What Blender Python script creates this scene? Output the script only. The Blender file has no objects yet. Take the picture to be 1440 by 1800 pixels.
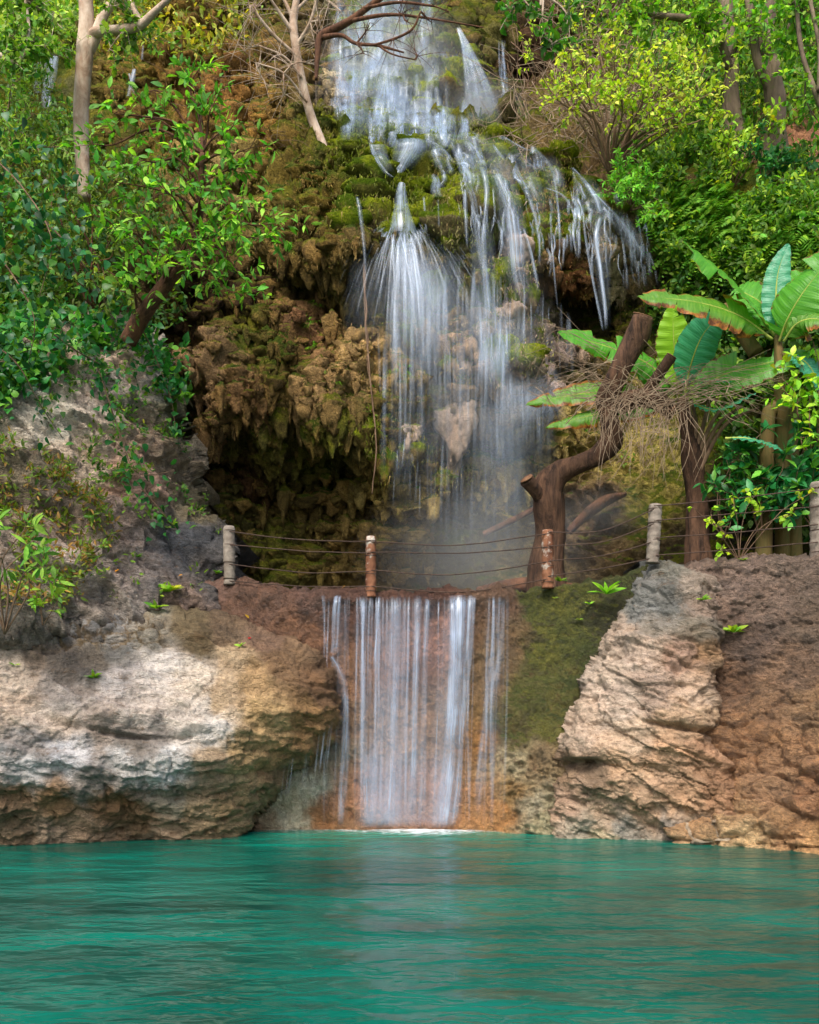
import bpy, math, random
import numpy as np
from mathutils import Vector
random.seed(7)
RNG = np.random.default_rng(11)
SC = bpy.context.scene
COL = SC.collection
F, HOR, CH = 1600.0, 1260.0, 1.6      # focal length in photo pixels, eye level row, eye height above the pool

# ------------------------------------------------------------------ small maths
def at(px, py, Y):
    px = np.asarray(px, float); py = np.asarray(py, float); Y = np.asarray(Y, float)
    return np.stack([(px-720)/F*Y, Y+0*px, CH+(HOR-py)/F*Y], -1)
def s2l(c):
    c = np.asarray(c, float)/255.0
    return np.where(c <= .04045, c/12.92, ((c+.055)/1.055)**2.4)
def lin(c): return tuple(s2l(c))+(1.0,)
def hsh(ix, iy, iz, seed):
    h = (ix.astype(np.int64)*374761393 + iy.astype(np.int64)*668265263 + iz.astype(np.int64)*2147483647 + seed*974634777) & 0xffffffff
    h = ((h ^ (h >> 13))*1274126177) & 0xffffffff
    h = ((h ^ (h >> 16))*2246822519) & 0xffffffff
    return ((h ^ (h >> 15)) & 0xffffff)/float(0xffffff)
def vnoise(P, seed=0):
    i = np.floor(P); f = P-i; i = i.astype(np.int64); f = f*f*f*(f*(f*6-15)+10)
    r = 0
    for dx in (0, 1):
        wx = f[..., 0] if dx else 1-f[..., 0]
        for dy in (0, 1):
            wy = f[..., 1] if dy else 1-f[..., 1]
            for dz in (0, 1):
                wz = f[..., 2] if dz else 1-f[..., 2]
                r = r + wx*wy*wz*hsh(i[..., 0]+dx, i[..., 1]+dy, i[..., 2]+dz, seed)
    return r*2-1
ROT = np.array([[.36, .48, -.8], [-.8, .6, 0], [.48, .64, .6]])
def fbm(P, o=4, seed=0, gain=.5, ridge=False):
    a, t, r = 1., 0., 0.
    for k in range(o):
        n = vnoise(P, seed+k*17)
        if ridge: n = 1-2*np.abs(n)
        r = r+a*n; t += a; a *= gain; P = (P @ ROT)*2.07
    return r/t
def worley(P, seed=0):
    i = np.floor(P).astype(np.int64); f = P-i
    f1 = np.full(P.shape[:-1], 9.); f2 = f1.copy(); cid = f1.copy()*0
    for dx in (-1, 0, 1):
        for dy in (-1, 0, 1):
            for dz in (-1, 0, 1):
                a, b, c = i[..., 0]+dx, i[..., 1]+dy, i[..., 2]+dz
                d = (dx+hsh(a, b, c, seed)-f[..., 0])**2+(dy+hsh(a, b, c, seed+1)-f[..., 1])**2+(dz+hsh(a, b, c, seed+2)-f[..., 2])**2
                m = d < f1
                f2 = np.where(m, f1, np.minimum(f2, d)); cid = np.where(m, hsh(a, b, c, seed+3), cid); f1 = np.where(m, d, f1)
    return np.sqrt(f1), np.sqrt(f2), cid
class TPS:
    def __init__(s, pts):
        p = np.array(pts, float); s.p = p[:, :2]/1000; n = len(p)
        K = s.k(s.p, s.p)+np.eye(n)*1e-4
        A = np.zeros((n+3, n+3)); A[:n, :n] = K; A[:n, n] = 1; A[:n, n+1:] = s.p; A[n, :n] = 1; A[n+1:, :n] = s.p.T
        b = np.zeros(n+3); b[:n] = p[:, 2]; s.w = np.linalg.solve(A, b)
    def k(s, a, b):
        d = ((a[:, None]-b[None])**2).sum(-1)
        return d*np.log(d+1e-9)*.5
    def __call__(s, u, v):
        sh = np.shape(u); q = np.stack([np.ravel(u), np.ravel(v)], -1)/1000
        out = []
        for i in range(0, len(q), 60000):
            c = q[i:i+60000]; out.append(s.k(c, s.p) @ s.w[:-3]+s.w[-3]+c @ s.w[-2:])
        return np.concatenate(out).reshape(sh)
def blend(pts, u, v, power=5, warp=26, wl=60., seed=3):
    """patchy blend of colours given at photo positions"""
    p = np.array([q[:2] for q in pts], float); c = np.array([s2l(q[2][:3]) for q in pts])
    m = np.array([(q[2][3] if len(q[2]) > 3 else 0.) for q in pts])[:, None]; c = np.concatenate([c, m], 1)
    sh = np.shape(u); u = np.ravel(u).astype(float); v = np.ravel(v).astype(float)
    Q = np.stack([u/wl, v/wl, 0*u], -1)
    uu = u+warp*fbm(Q, 4, seed, .65)*1.6; vv = v+warp*fbm(Q+31.7, 4, seed+5, .65)*1.6
    out = np.zeros((len(u), 4))
    for i in range(0, len(u), 60000):
        d = (uu[i:i+60000, None]-p[:, 0])**2+(vv[i:i+60000, None]-p[:, 1])**2+60
        w = d**(-power/2.); out[i:i+60000] = (w @ c)/w.sum(1, keepdims=True)
    return out.reshape(sh+(4,))
def sdist(poly, u, v):
    """signed distance to a closed outline, positive inside"""
    p = np.array(poly, float); q = np.roll(p, -1, 0); d = np.full(np.shape(u), 1e18); ins = np.zeros(np.shape(u), bool)
    for a, b in zip(p, q):
        e = b-a; wx = u-a[0]; wy = v-a[1]
        t = np.clip((wx*e[0]+wy*e[1])/(e @ e+1e-12), 0, 1)
        d = np.minimum(d, (wx-t*e[0])**2+(wy-t*e[1])**2)
        c = (a[1] > v) != (b[1] > v)
        with np.errstate(divide='ignore', invalid='ignore'):
            xi = (b[0]-a[0])*(v-a[1])/(b[1]-a[1]+1e-15)+a[0]
        ins ^= c & (u < xi)
    return np.where(ins, 1, -1)*np.sqrt(d)

# ------------------------------------------------------------------ mesh helpers
def mesh_np(name, V, faces, mat=None, parent=None, cols=None, uv=None, smooth=True, attrs=None):
    V = np.ascontiguousarray(V, np.float32).reshape(-1, 3)
    me = bpy.data.meshes.new(name); me.vertices.add(len(V)); me.vertices.foreach_set('co', V.ravel())
    faces = [np.asarray(f, np.int32) for f in faces if len(f)]
    li = np.concatenate([f.ravel() for f in faces]); tot = np.concatenate([np.full(len(f), f.shape[1], np.int32) for f in faces])
    st = np.concatenate([[0], np.cumsum(tot)[:-1]]).astype(np.int32)
    me.loops.add(len(li)); me.loops.foreach_set('vertex_index', li)
    me.polygons.add(len(tot)); me.polygons.foreach_set('loop_start', st); me.polygons.foreach_set('loop_total', tot)
    me.polygons.foreach_set('use_smooth', np.full(len(tot), smooth))
    if cols is not None:
        c = np.ones((len(V), 4), np.float32); c[:, :np.shape(cols)[1]] = cols
        a = me.color_attributes.new('Col', 'FLOAT_COLOR', 'POINT'); a.data.foreach_set('color', c.ravel())
    if uv is not None:
        l = me.uv_layers.new(name='UVMap'); l.data.foreach_set('uv', np.asarray(uv, np.float32)[li].ravel())
    if attrs:
        for k, d in attrs.items():
            a = me.attributes.new(k, 'FLOAT', 'POINT'); a.data.foreach_set('value', np.asarray(d, np.float32).ravel())
    me.update(calc_edges=True)
    o = bpy.data.objects.new(name, me); COL.objects.link(o)
    if mat: me.materials.append(mat)
    if parent: o.parent = parent
    return o
def tag(o, label=None, cat=None, group=None, kind=None):
    for k, x in (('label', label), ('category', cat), ('group', group), ('kind', kind)):
        if x: o[k] = x
    return o
def empty(name, loc, label, cat, group=None):
    o = bpy.data.objects.new(name, None); COL.objects.link(o); o.location = (0, 0, 0); o['base'] = [float(x) for x in loc]
    o.empty_display_size = .2
    return tag(o, label, cat, group)
def rebase(o):
    """move an Empty to the foot of its thing without moving its parts"""
    b = Vector(o['base']); del o['base']; o.location = b
    for c in o.children: c.location = c.location-b
class MB:
    """collects pieces into one mesh"""
    def __init__(s): s.V = []; s.F = {}; s.n = 0; s.C = []; s.U = []
    def add(s, V, faces, col=None, uv=None):
        V = np.asarray(V, float).reshape(-1, 3)
        for f in faces:
            f = np.asarray(f)
            if len(f): s.F.setdefault(f.shape[1], []).append(f+s.n)
        s.V.append(V); s.n += len(V)
        c = np.ones((len(V), 4)); 
        if col is not None:
            col = np.asarray(col, float); c[:, :col.shape[-1]] = col
        s.C.append(c); s.U.append(np.zeros((len(V), 2)) if uv is None else np.asarray(uv, float).reshape(-1, 2))
    def build(s, name, mat=None, parent=None, smooth=True, uv=False):
        if not s.V: return None
        return mesh_np(name, np.concatenate(s.V), [np.concatenate(f) for f in s.F.values()], mat, parent, np.concatenate(s.C), np.concatenate(s.U) if uv else None, smooth)
def smoothline(P, n):
    """Catmull-Rom through control points (with any extra columns)"""
    P = np.asarray(P, float)
    if len(P) == 2: t = np.linspace(0, 1, n)[:, None]; return P[0]*(1-t)+P[1]*t
    Q = np.concatenate([[2*P[0]-P[1]], P, [2*P[-1]-P[-2]]]); t = np.linspace(0, len(P)-1-1e-9, n); i = t.astype(int); f = (t-i)[:, None]
    a, b, c, d = Q[i], Q[i+1], Q[i+2], Q[i+3]
    return .5*(2*b+(c-a)*f+(2*a-5*b+4*c-d)*f*f+(3*b-3*c+d-a)*f**3)
def frames(P):
    T = np.gradient(P, axis=0); T /= np.linalg.norm(T, axis=1, keepdims=True)+1e-12
    up = np.array([.31, -.9, .29]); A = np.cross(T, up); A /= np.linalg.norm(A, axis=1, keepdims=True)+1e-9
    return T, A, np.cross(T, A)
def tube(mb, P, R, sides=7, col=None, rough=0., seed=0, cap=True):
    P = np.asarray(P, float); n = len(P); R = np.broadcast_to(R, (n,)).astype(float)
    T, A, B = frames(P); th = np.linspace(0, 2*np.pi, sides, endpoint=False)
    D = np.cos(th)[None, :, None]*A[:, None]+np.sin(th)[None, :, None]*B[:, None]
    rr = R[:, None]*np.ones(sides)
    if rough:
        q = P[:, None]*1.2+D*.9; rr = rr*(1+rough*fbm(q+seed*3.1, 3, seed)*1.6)
    V = (P[:, None]+D*rr[..., None]).reshape(-1, 3)
    i = np.arange(n-1)[:, None]*sides+np.arange(sides)[None]; j = np.arange(n-1)[:, None]*sides+(np.arange(sides)[None]+1) % sides
    q = np.stack([i, j, j+sides, i+sides], -1).reshape(-1, 4)
    fs = [q]
    if cap:
        V = np.concatenate([V, P[:1], P[-1:]]); k = np.arange(sides); k2 = (k+1) % sides
        fs.append(np.concatenate([np.stack([k2, k, 0*k+n*sides], -1), np.stack([k+(n-1)*sides, k2+(n-1)*sides, 0*k+n*sides+1], -1)]))
    c = None if col is None else np.broadcast_to(np.asarray(col, float), (len(V), len(col)))
    mb.add(V, fs, c, np.stack([np.tile(th/6.28, n).tolist()+[0]*(len(V)-n*sides), np.repeat(np.arange(n)/n, sides).tolist()+[0]*(len(V)-n*sides)], -1))
def rotv(rng, n):
    v = rng.normal(size=(n, 3)); return v/np.linalg.norm(v, axis=1, keepdims=True)
def leaves(mb, C, D, N, L, W, cols, fold=.25, droop=.25, lobes=False):
    """C base points, D directions, N up-ish normals, L lengths, W widths -> pointed folded leaves"""
    C = np.asarray(C, float); n = len(C); L = np.broadcast_to(L, (n,))[:, None]; W = np.broadcast_to(W, (n,))[:, None]
    D = D/(np.linalg.norm(D, axis=1, keepdims=True)+1e-9); S = np.cross(D, N); S /= np.linalg.norm(S, axis=1, keepdims=True)+1e-9; N = np.cross(S, D)
    prof = [(.0, .0), (.22, .36), (.52, .5), (.82, .26), (1., 0.)]
    if lobes: prof = [(.0, .12), (.12, .5), (.42, .52), (.75, .24), (1., 0.)]
    rows = []
    for t, w in prof:
        m = C+D*L*t-N*L*droop*t*t
        if w == 0: rows.append([m])
        else: rows.append([m+S*W*w+N*W*w*fold, m, m-S*W*w+N*W*w*fold])
    V = np.stack([x for r in rows for x in r], 1); k = V.shape[1]; b = (np.arange(n)*k)[:, None]
    if lobes:
        idx = [0, 3, 6, 9]; q = []
        for i in range(3):
            q += [[i*3, i*3+3, i*3+4, i*3+1], [i*3+1, i*3+4, i*3+5, i*3+2]]
        t = [[9, 12, 10], [10, 12, 11]]
    else:
        q = [[1, 4, 5, 2], [2, 5, 6, 3], [4, 7, 8, 5], [5, 8, 9, 6]]; t = [[0, 1, 2], [0, 2, 3], [7, 10, 8], [8, 10, 9]]
    q = (b[:, :, None]+np.array(q)[None]).reshape(-1, 4); t = (b[:, :, None]+np.array(t)[None]).reshape(-1, 3)
    mb.add(V.reshape(-1, 3), [q, t], np.repeat(np.asarray(cols), k, 0))
def blades(mb, C, D, L, W, cols):
    n = len(C); D = D/(np.linalg.norm(D, axis=1, keepdims=True)+1e-9); S = np.cross(D, np.array([0, -1., .2])); S /= np.linalg.norm(S, axis=1, keepdims=True)+1e-9; L = np.broadcast_to(L, (n,))[:, None]; W = np.broadcast_to(W, (n,))[:, None]
    V = np.stack([C-S*W*.5, C+S*W*.5, C+D*L*.55+S*W*.3-np.array([0, L.mean()*.1, 0]), C+D*L], 1); b = (np.arange(n)*4)[:, None]
    mb.add(V.reshape(-1, 3), [b+np.array([[0, 1, 2]]), b+np.array([[0, 2, 3]])], np.repeat(cols, 4, 0))
def fuzz(name, label, src, n, L, W, hang, mat, seed, tint=None, poly=None, cat='moss', up=None):
    rng = np.random.default_rng(seed); V = np.concatenate(src.V); C = np.concatenate(src.C); px = 720+V[:, 0]/V[:, 1]*F; py = HOR-(V[:, 2]-CH)/V[:, 1]*F
    i = np.clip(((py+200)/6).astype(int), 0, 299); j = np.clip(((px+200)/6).astype(int), 0, 399); k = (px > -10) & (px < 1450) & (py > -10) & (py < 1060) & (V[:, 1] < ZM[i, j]+.12)
    if poly is not None: k &= sdist(poly, px, py) > 0
    idx = np.where(k)[0]; idx = idx[rng.integers(0, len(idx), n)]; P = V[idx]+rng.normal(0, .03, (n, 3)); P[:, 1] -= .015
    D = rng.normal(0, .35, (n, 3))+UPV*(-1. if hang else .7); D[:, 1] -= (.15 if hang else .6); c = C[idx].copy(); c[:, :3] *= np.exp(rng.normal(0, .3, (n, 1)))
    if tint is not None: m = rng.random((n, 1))*.8; c[:, :3] = c[:, :3]*(1-m)+m*s2l(tint)*np.exp(rng.normal(0, .25, (n, 1)))
    mb = MB(); blades(mb, P, D, L*rng.uniform(.3, 1.2, n), W*rng.uniform(.5, 1.3, n), np.clip(c, 0, .9)); o = mb.build(name, mat); return tag(o, label, cat, kind='stuff')
UPV = np.array([0, 0, 1.])
def leafcols(rng, n, base, var=.25, extra=None, pe=.0):
    b = s2l(base); v = np.exp(rng.normal(0, var, (n, 1))); h = rng.normal(0, .12, (n, 1))
    c = b*v; c[:, 0:1] *= np.exp(h*1.6); c[:, 2:3] *= np.exp(-h)
    if extra is not None:
        m = rng.random(n) < pe; c[m] = s2l(extra)*v[m]
    return np.clip(c, 0, .9)

# ------------------------------------------------------------------ node helper
class NT:
    def __init__(s, name, vol=False):
        s.m = bpy.data.materials.new(name); s.m.use_nodes = True; s.t = s.m.node_tree; s.t.nodes.clear(); s.out = s.n('ShaderNodeOutputMaterial')
    def n(s, ty, inp=None, **kw):
        n = s.t.nodes.new(ty)
        for k, v in kw.items(): setattr(n, k, v)
        for k, v in (inp or {}).items():
            if hasattr(v, 'is_output') or isinstance(v, bpy.types.NodeSocket): s.t.links.new(v, n.inputs[k])
            else: n.inputs[k].default_value = v
        return n
    def math(s, op, a, b=0., c=None, clamp=False):
        n = s.n('ShaderNodeMath', {0: a, 1: b}, operation=op, use_clamp=clamp)
        if c is not None:
            if isinstance(c, bpy.types.NodeSocket): s.t.links.new(c, n.inputs[2])
            else: n.inputs[2].default_value = c
        return n.outputs[0]
    def mix(s, f, a, b, mode='MIX'):
        n = s.n('ShaderNodeMix', data_type='RGBA', blend_type=mode)
        for i, v in ((0, f), (6, a), (7, b)):
            if isinstance(v, bpy.types.NodeSocket): s.t.links.new(v, n.inputs[i])
            else: n.inputs[i].default_value = v
        return n.outputs[2]
    def noise(s, vec, scale, detail=4, rough=.55, dist=0., out='Fac'):
        return s.n('ShaderNodeTexNoise', {'Vector': vec, 'Scale': scale, 'Detail': detail, 'Roughness': rough, 'Distortion': dist}).outputs[out]
    def ramp(s, f, stops):
        n = s.n('ShaderNodeValToRGB', {0: f}); e = n.color_ramp.elements
        e[0].position, e[0].color = stops[0][0], tuple(stops[0][1])[:3]+(1,)
        e[1].position, e[1].color = stops[-1][0], tuple(stops[-1][1])[:3]+(1,)
        for p, c in stops[1:-1]:
            x = e.new(p); x.color = tuple(c)[:3]+(1,)
        return n.outputs[0]
    def mr(s, v, a, b, c=0., d=1.):
        return s.n('ShaderNodeMapRange', {0: v, 1: a, 2: b, 3: c, 4: d}).outputs[0]
    def scale(s, vec, sc): return s.n('ShaderNodeMapping', {'Vector': vec, 'Scale': sc}).outputs[0]
def g3(x): return (x, x, x)

def rock_mat(name, bump=.5, rough=.85, moss=None, mossamt=0., fine=1., contrast=1., strata=(1, 1, 1), spec=.3, dist=.05, grime=None):
    t = NT(name); pos = t.n('ShaderNodeNewGeometry'); P = pos.outputs['Position']
    col = t.n('ShaderNodeAttribute', attribute_name='Col')
    Ps = t.scale(P, strata)
    n1 = t.noise(Ps, 2.2*fine, 6, .65, .4); n2 = t.noise(Ps, 9*fine, 6, .7, .2); n3 = t.noise(P, 45*fine, 4, .7)
    vo = t.n('ShaderNodeTexVoronoi', {'Vector': t.n('ShaderNodeVectorMath', {0: Ps, 1: t.n('ShaderNodeVectorMath', {0: t.noise(Ps, 3*fine, 3, .6, 0, 'Color'), 'Scale': .5}, operation='SCALE').outputs[0]}, operation='ADD').outputs[0], 'Scale': 3.2*fine}, feature='DISTANCE_TO_EDGE').outputs['Distance']
    crack = t.mr(vo, 0., .05)
    a = t.mr(n1, .3, .7, 1-.35*contrast, 1+.3*contrast); b = t.mr(n2, .3, .7, 1-.35*contrast, 1+.3*contrast); c = t.mr(n3, .3, .7, 1-.28*contrast, 1+.25*contrast)
    k = t.math('MULTIPLY', t.math('MULTIPLY', a, b), c)
    base = t.mix(1., col.outputs['Color'], t.n('ShaderNodeCombineColor', {0: k, 1: k, 2: k}).outputs[0], 'MULTIPLY')
    # hue drift between ochre and grey
    hue = t.noise(Ps, 1.1*fine, 5, .7, .8)
    base = t.mix(t.mr(hue, .52, .72, 0, .45), base, t.mix(1., base, (1.14, .96, .78, 1), 'MULTIPLY'))
    base = t.mix(t.mr(hue, .48, .3, 0, .45), base, t.mix(1., base, (.8, .95, 1.12, 1), 'MULTIPLY'))
    if grime:
        gn = t.noise(Ps, 5*fine, 6, .75, .5); base = t.mix(t.mr(gn, .56, .68, 0, .75), base, lin(grime))
    m = None
    if moss:
        nz = t.n('ShaderNodeSeparateXYZ', {0: pos.outputs['Normal']}).outputs[2]
        mn = t.noise(P, 3.1, 5, .7); mm = t.math('ADD', t.math('MULTIPLY', nz, .55), t.math('ADD', mn, t.math('MULTIPLY', col.outputs['Alpha'], .9)))
        m = t.mr(mm, 1.0-mossamt, 1.2-mossamt)
        mc = t.mix(t.mr(t.noise(P, 14, 4, .7), .35, .65), lin(moss[0]), lin(moss[1]))
        mc = t.mix(t.mr(t.noise(P, 1.7, 3, .6), .4, .62), mc, lin(moss[2]))
        mk = t.mr(t.noise(P, 60, 3, .7), .3, .7, .65, 1.3)
        mc = t.mix(1., mc, t.n('ShaderNodeCombineColor', {0: mk, 1: mk, 2: mk}).outputs[0], 'MULTIPLY')
        base = t.mix(m, base, mc)
    pn = t.noise(Ps, 20*fine, 5, .75, .3); pit = t.mr(pn, .38, .46)
    base = t.mix(t.mr(pn, .44, .36, 0, .55), base, t.mix(1., base, (.42, .36, .3, 1), 'MULTIPLY'))
    h = t.math('ADD', t.math('MULTIPLY', n1, .9), t.math('MULTIPLY', n2, .50))
    h = t.math('ADD', h, t.math('MULTIPLY', n3, .2)); h = t.math('ADD', h, t.math('MULTIPLY', crack, .12)); h = t.math('ADD', h, t.math('MULTIPLY', pit, .10))
    h = t.math('ADD', h, t.math('MULTIPLY', t.noise(P, 130*fine, 2, .6), .05))
    bp = t.n('ShaderNodeBump', {'Strength': bump, 'Distance': dist*4, 'Height': h}).outputs[0]
    ro = t.mr(n2, .3, .7, rough-.15, rough+.1)
    if m is not None: ro = t.math('MAXIMUM', ro, m)
    bs = t.n('ShaderNodeBsdfPrincipled', {'Base Color': base, 'Roughness': ro, 'Normal': bp, 'Specular IOR Level': spec})
    t.t.links.new(bs.outputs[0], t.out.inputs[0]); return t.m
def leaf_mat(name, gloss=.35, trans=.45):
    t = NT(name); col = t.n('ShaderNodeAttribute', attribute_name='Col').outputs['Color']
    P = t.n('ShaderNodeNewGeometry').outputs['Position']; k = t.mr(t.noise(P, 30, 3, .6), .3, .7, .75, 1.25)
    c = t.mix(1., col, t.n('ShaderNodeCombineColor', {0: k, 1: k, 2: k}).outputs[0], 'MULTIPLY')
    bs = t.n('ShaderNodeBsdfPrincipled', {'Base Color': c, 'Roughness': gloss, 'Specular IOR Level': .35})
    tr = t.n('ShaderNodeBsdfTranslucent', {'Color': t.mix(1., c, (1.25, 1.3, .5, 1), 'MULTIPLY')})
    t.t.links.new(t.n('ShaderNodeMixShader', {0: trans, 1: bs.outputs[0], 2: tr.outputs[0]}).outputs[0], t.out.inputs[0]); return t.m
def bark_mat(name, c1, c2, sc=6., bump=.5, grain=(1, 1, .25), moss=None):
    t = NT(name); P = t.n('ShaderNodeNewGeometry').outputs['Position']; Ps = t.scale(P, grain)
    n1 = t.noise(Ps, sc, 6, .7, .5); n2 = t.noise(Ps, sc*5, 5, .7); n0 = t.noise(P, 1.6, 4, .6)
    c = t.mix(t.mr(n1, .35, .65), lin(c1), lin(c2)); c = t.mix(t.mr(n0, .45, .65, 0, .5), c, t.mix(1., c, (.6, .6, .55, 1), 'MULTIPLY'))
    if moss: c = t.mix(t.mr(t.noise(P, 4, 5, .7), .55, .65), c, lin(moss))
    h = t.math('ADD', n1, t.math('MULTIPLY', n2, .5))
    bp = t.n('ShaderNodeBump', {'Strength': bump, 'Distance': .06, 'Height': h}).outputs[0]
    bs = t.n('ShaderNodeBsdfPrincipled', {'Base Color': c, 'Roughness': .8, 'Normal': bp, 'Specular IOR Level': .25})
    t.t.links.new(bs.outputs[0], t.out.inputs[0]); return t.m

# ------------------------------------------------------------------ relief surfaces (real depth, real size)
class Relief:
    def __init__(s, name, poly, dpts, step, disp, cpts, mat, curl=(40, .8), skirt=1.6, wob=5., outer=None, power=5, warp=26, wl=60., seed=1, build=True, depthfn=None, colfn=None):
        p = np.array(poly, float); x0, y0 = p.min(0)-step; x1, y1 = p.max(0)+step
        def axis(a, b, lo, hi):
            if outer is None: return np.arange(a, b+step, step)
            L = []; c = a
            while c < b+step:
                L.append(c); d = max(lo-c, c-hi, 0); c += step*(1+d/outer)
            return np.array(L)
        s.us = axis(x0, x1, -20, 1460); s.vs = axis(y0, y1, -20, 1900)
        u, v = np.meshgrid(s.us, s.vs); 
        Q = np.stack([u/45., v/45., 0*u], -1)
        sd = sdist(poly, u, v)+wob*fbm(Q, 4, seed+40, .6)*2
        s.Yf = TPS(dpts); Y = s.Yf(u, v)
        if depthfn: Y = Y+depthfn(u, v)
        w, R = curl
        if R:
            x = np.clip(1-sd/w, 0, 1); Y = Y+R*(1-np.sqrt(np.clip(1-x*x, 0, 1)))
        P = at(u, v, Y); gu = np.gradient(P, axis=1); gv = np.gradient(P, axis=0)
        N = np.cross(gu, gv); N /= np.linalg.norm(N, axis=-1, keepdims=True)+1e-12
        N = np.where(N[..., 1:2] > 0, -N, N)
        d = disp(P, u, v, sd); P = P+N*d[..., None]
        s.P = P; s.Y = P[..., 1]; s.u = u; s.v = v; s.sd = sd
        C = blend(cpts, u, v, power, warp, wl, seed)
        if colfn: C = colfn(C, P, u, v, sd)
        s.C = C; s.N = N
        nv, nu = u.shape; idx = np.arange(nv*nu).reshape(nv, nu); ok = sd > 0
        q = np.stack([idx[:-1, :-1], idx[1:, :-1], idx[1:, 1:], idx[:-1, 1:]], -1)
        m = ok[:-1, :-1] & ok[1:, :-1] & ok[1:, 1:] & ok[:-1, 1:]; q = q[m]
        used = np.unique(q); rm = np.full(nv*nu, -1); rm[used] = np.arange(len(used)); q = rm[q]
        V = P.reshape(-1, 3)[used]; CC = C.reshape(-1, 4)[used]
        e = np.concatenate([q[:, [0, 1]], q[:, [1, 2]], q[:, [2, 3]], q[:, [3, 0]]]); key = np.sort(e, 1); k = key[:, 0].astype(np.int64)*len(used)+key[:, 1]
        _, inv, cnt = np.unique(k, return_inverse=True, return_counts=True); be = e[cnt[inv] == 1]
        bv = np.unique(be); mp = np.full(len(used), -1); mp[bv] = np.arange(len(bv))+len(used)
        sk = V[bv]+np.array([0, skirt, 0]); V = np.concatenate([V, sk]); CC = np.concatenate([CC, CC[bv]])
        sq = np.stack([be[:, 1], be[:, 0], mp[be[:, 0]], mp[be[:, 1]]], -1)
        s.mb = MB(); s.mb.add(V, [np.concatenate([q, sq])], CC); s.name = name; s.mat = mat
    def _ij(s, px, py):
        i = np.clip(np.searchsorted(s.vs, py), 0, len(s.vs)-1); j = np.clip(np.searchsorted(s.us, px), 0, len(s.us)-1); return i, j
    def pos(s, px, py): i, j = s._ij(px, py); return s.P[i, j]
    def depth(s, px, py): i, j = s._ij(px, py); return s.P[i, j][..., 1]
    def nrm(s, px, py): i, j = s._ij(px, py); return s.N[i, j]
    def col(s, px, py): i, j = s._ij(px, py); return s.C[i, j]
    def done(s, **kw): s.ob = s.mb.build(s.name, s.mat); return s.ob
ZM = np.full((300, 400), 99.)
def zput(V):
    V = V.reshape(-1, 3); px = 720+V[:, 0]/V[:, 1]*F; py = HOR-(V[:, 2]-CH)/V[:, 1]*F; i = ((py+200)/6).astype(int); j = ((px+200)/6).astype(int); k = (i >= 0) & (i < 300) & (j >= 0) & (j < 400); np.minimum.at(ZM, (i[k], j[k]), V[k, 1])
def blobs(mb, C, R, col, seed=0, squash=.62, droop=.55, seg=15, rings=10, top=None):
    """rounded tufa / moss cushions: domes with a drooping rim, each of its own shape"""
    n = len(C); th = np.linspace(0, 2*np.pi, seg, endpoint=False); ph = np.linspace(0, np.pi, rings)
    D = np.stack([np.sin(ph)[:, None]*np.cos(th)[None], np.sin(ph)[:, None]*np.sin(th)[None], np.cos(ph)[:, None]*np.ones(seg)[None]], -1).reshape(-1, 3)
    Pn = D[None]*1.0+np.arange(n)[:, None, None]*np.array([3.7, 1.3, 7.1]); f = 1+.62*fbm(Pn*1.5, 4, seed, .62)*1.5
    R = np.asarray(R); R = R if R.ndim == 2 else np.repeat(R[:, None], 3, 1)*np.array([1, 1, squash])
    d = D[None]*f[..., None]; under = np.clip(-D[:, 2], 0, 1)
    d = d*(1-.35*under[None, :, None]*np.array([1, 1, 0])); d = d.copy(); d[..., 2] = np.where(d[..., 2] < 0, d[..., 2]*(1+droop), d[..., 2])
    V = np.asarray(C)[:, None]+d*R[:, None]
    zput(V)
    k = len(D); b = np.arange(n)[:, None, None]*k
    i = np.arange(rings-1)[:, None]*seg+np.arange(seg)[None]; j = np.arange(rings-1)[:, None]*seg+(np.arange(seg)[None]+1) % seg
    q = np.stack([i, i+seg, j+seg, j], -1).reshape(1, -1, 4)+b
    mb.add(V.reshape(-1, 3), [q.reshape(-1, 4)], np.repeat(np.asarray(col), k, 0))
# ================================================================== materials for the ground and rocks
M_tufa = rock_mat('tufa', bump=.9, rough=.9, moss=((88, 92, 20), (128, 122, 38), (62, 78, 16)), mossamt=.27, fine=1.2, contrast=1.25, spec=.15, dist=.06)
M_moss = rock_mat('moss cushion', bump=.9, rough=.95, moss=((112, 130, 20), (162, 168, 40), (76, 98, 16)), mossamt=.25, fine=2., contrast=1.1, spec=.08, dist=.05)
M_lime = rock_mat('limestone', bump=.65, rough=.85, moss=((95, 95, 40), (110, 105, 60), (80, 78, 40)), mossamt=-.5, fine=1.1, contrast=.95, strata=(.75, .75, 1.5), spec=.2, grime=(92, 72, 50))
M_wet = rock_mat('wet travertine', bump=.9, rough=.5, moss=((74, 78, 22), (104, 100, 36), (58, 66, 22)), mossamt=-.12, fine=1.5, contrast=.9, spec=.5, grime=(98, 62, 36))
M_slope = rock_mat('eroded slope', bump=1., rough=.85, moss=((88, 92, 30), (110, 104, 44), (70, 84, 26)), mossamt=-.25, fine=1.3, contrast=1.15, strata=(.7, 1., 1.6), spec=.35, grime=(116, 88, 64))

M_fz = leaf_mat('moss fibre', .8, .3)
M_rw = rock_mat('damp rubble', bump=1., rough=.6, moss=((88, 92, 30), (110, 104, 44), (70, 84, 26)), mossamt=-.4, fine=1.5, contrast=1.3, strata=(.8, 1., 1.5), spec=.55, grime=(84, 64, 48))
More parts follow.
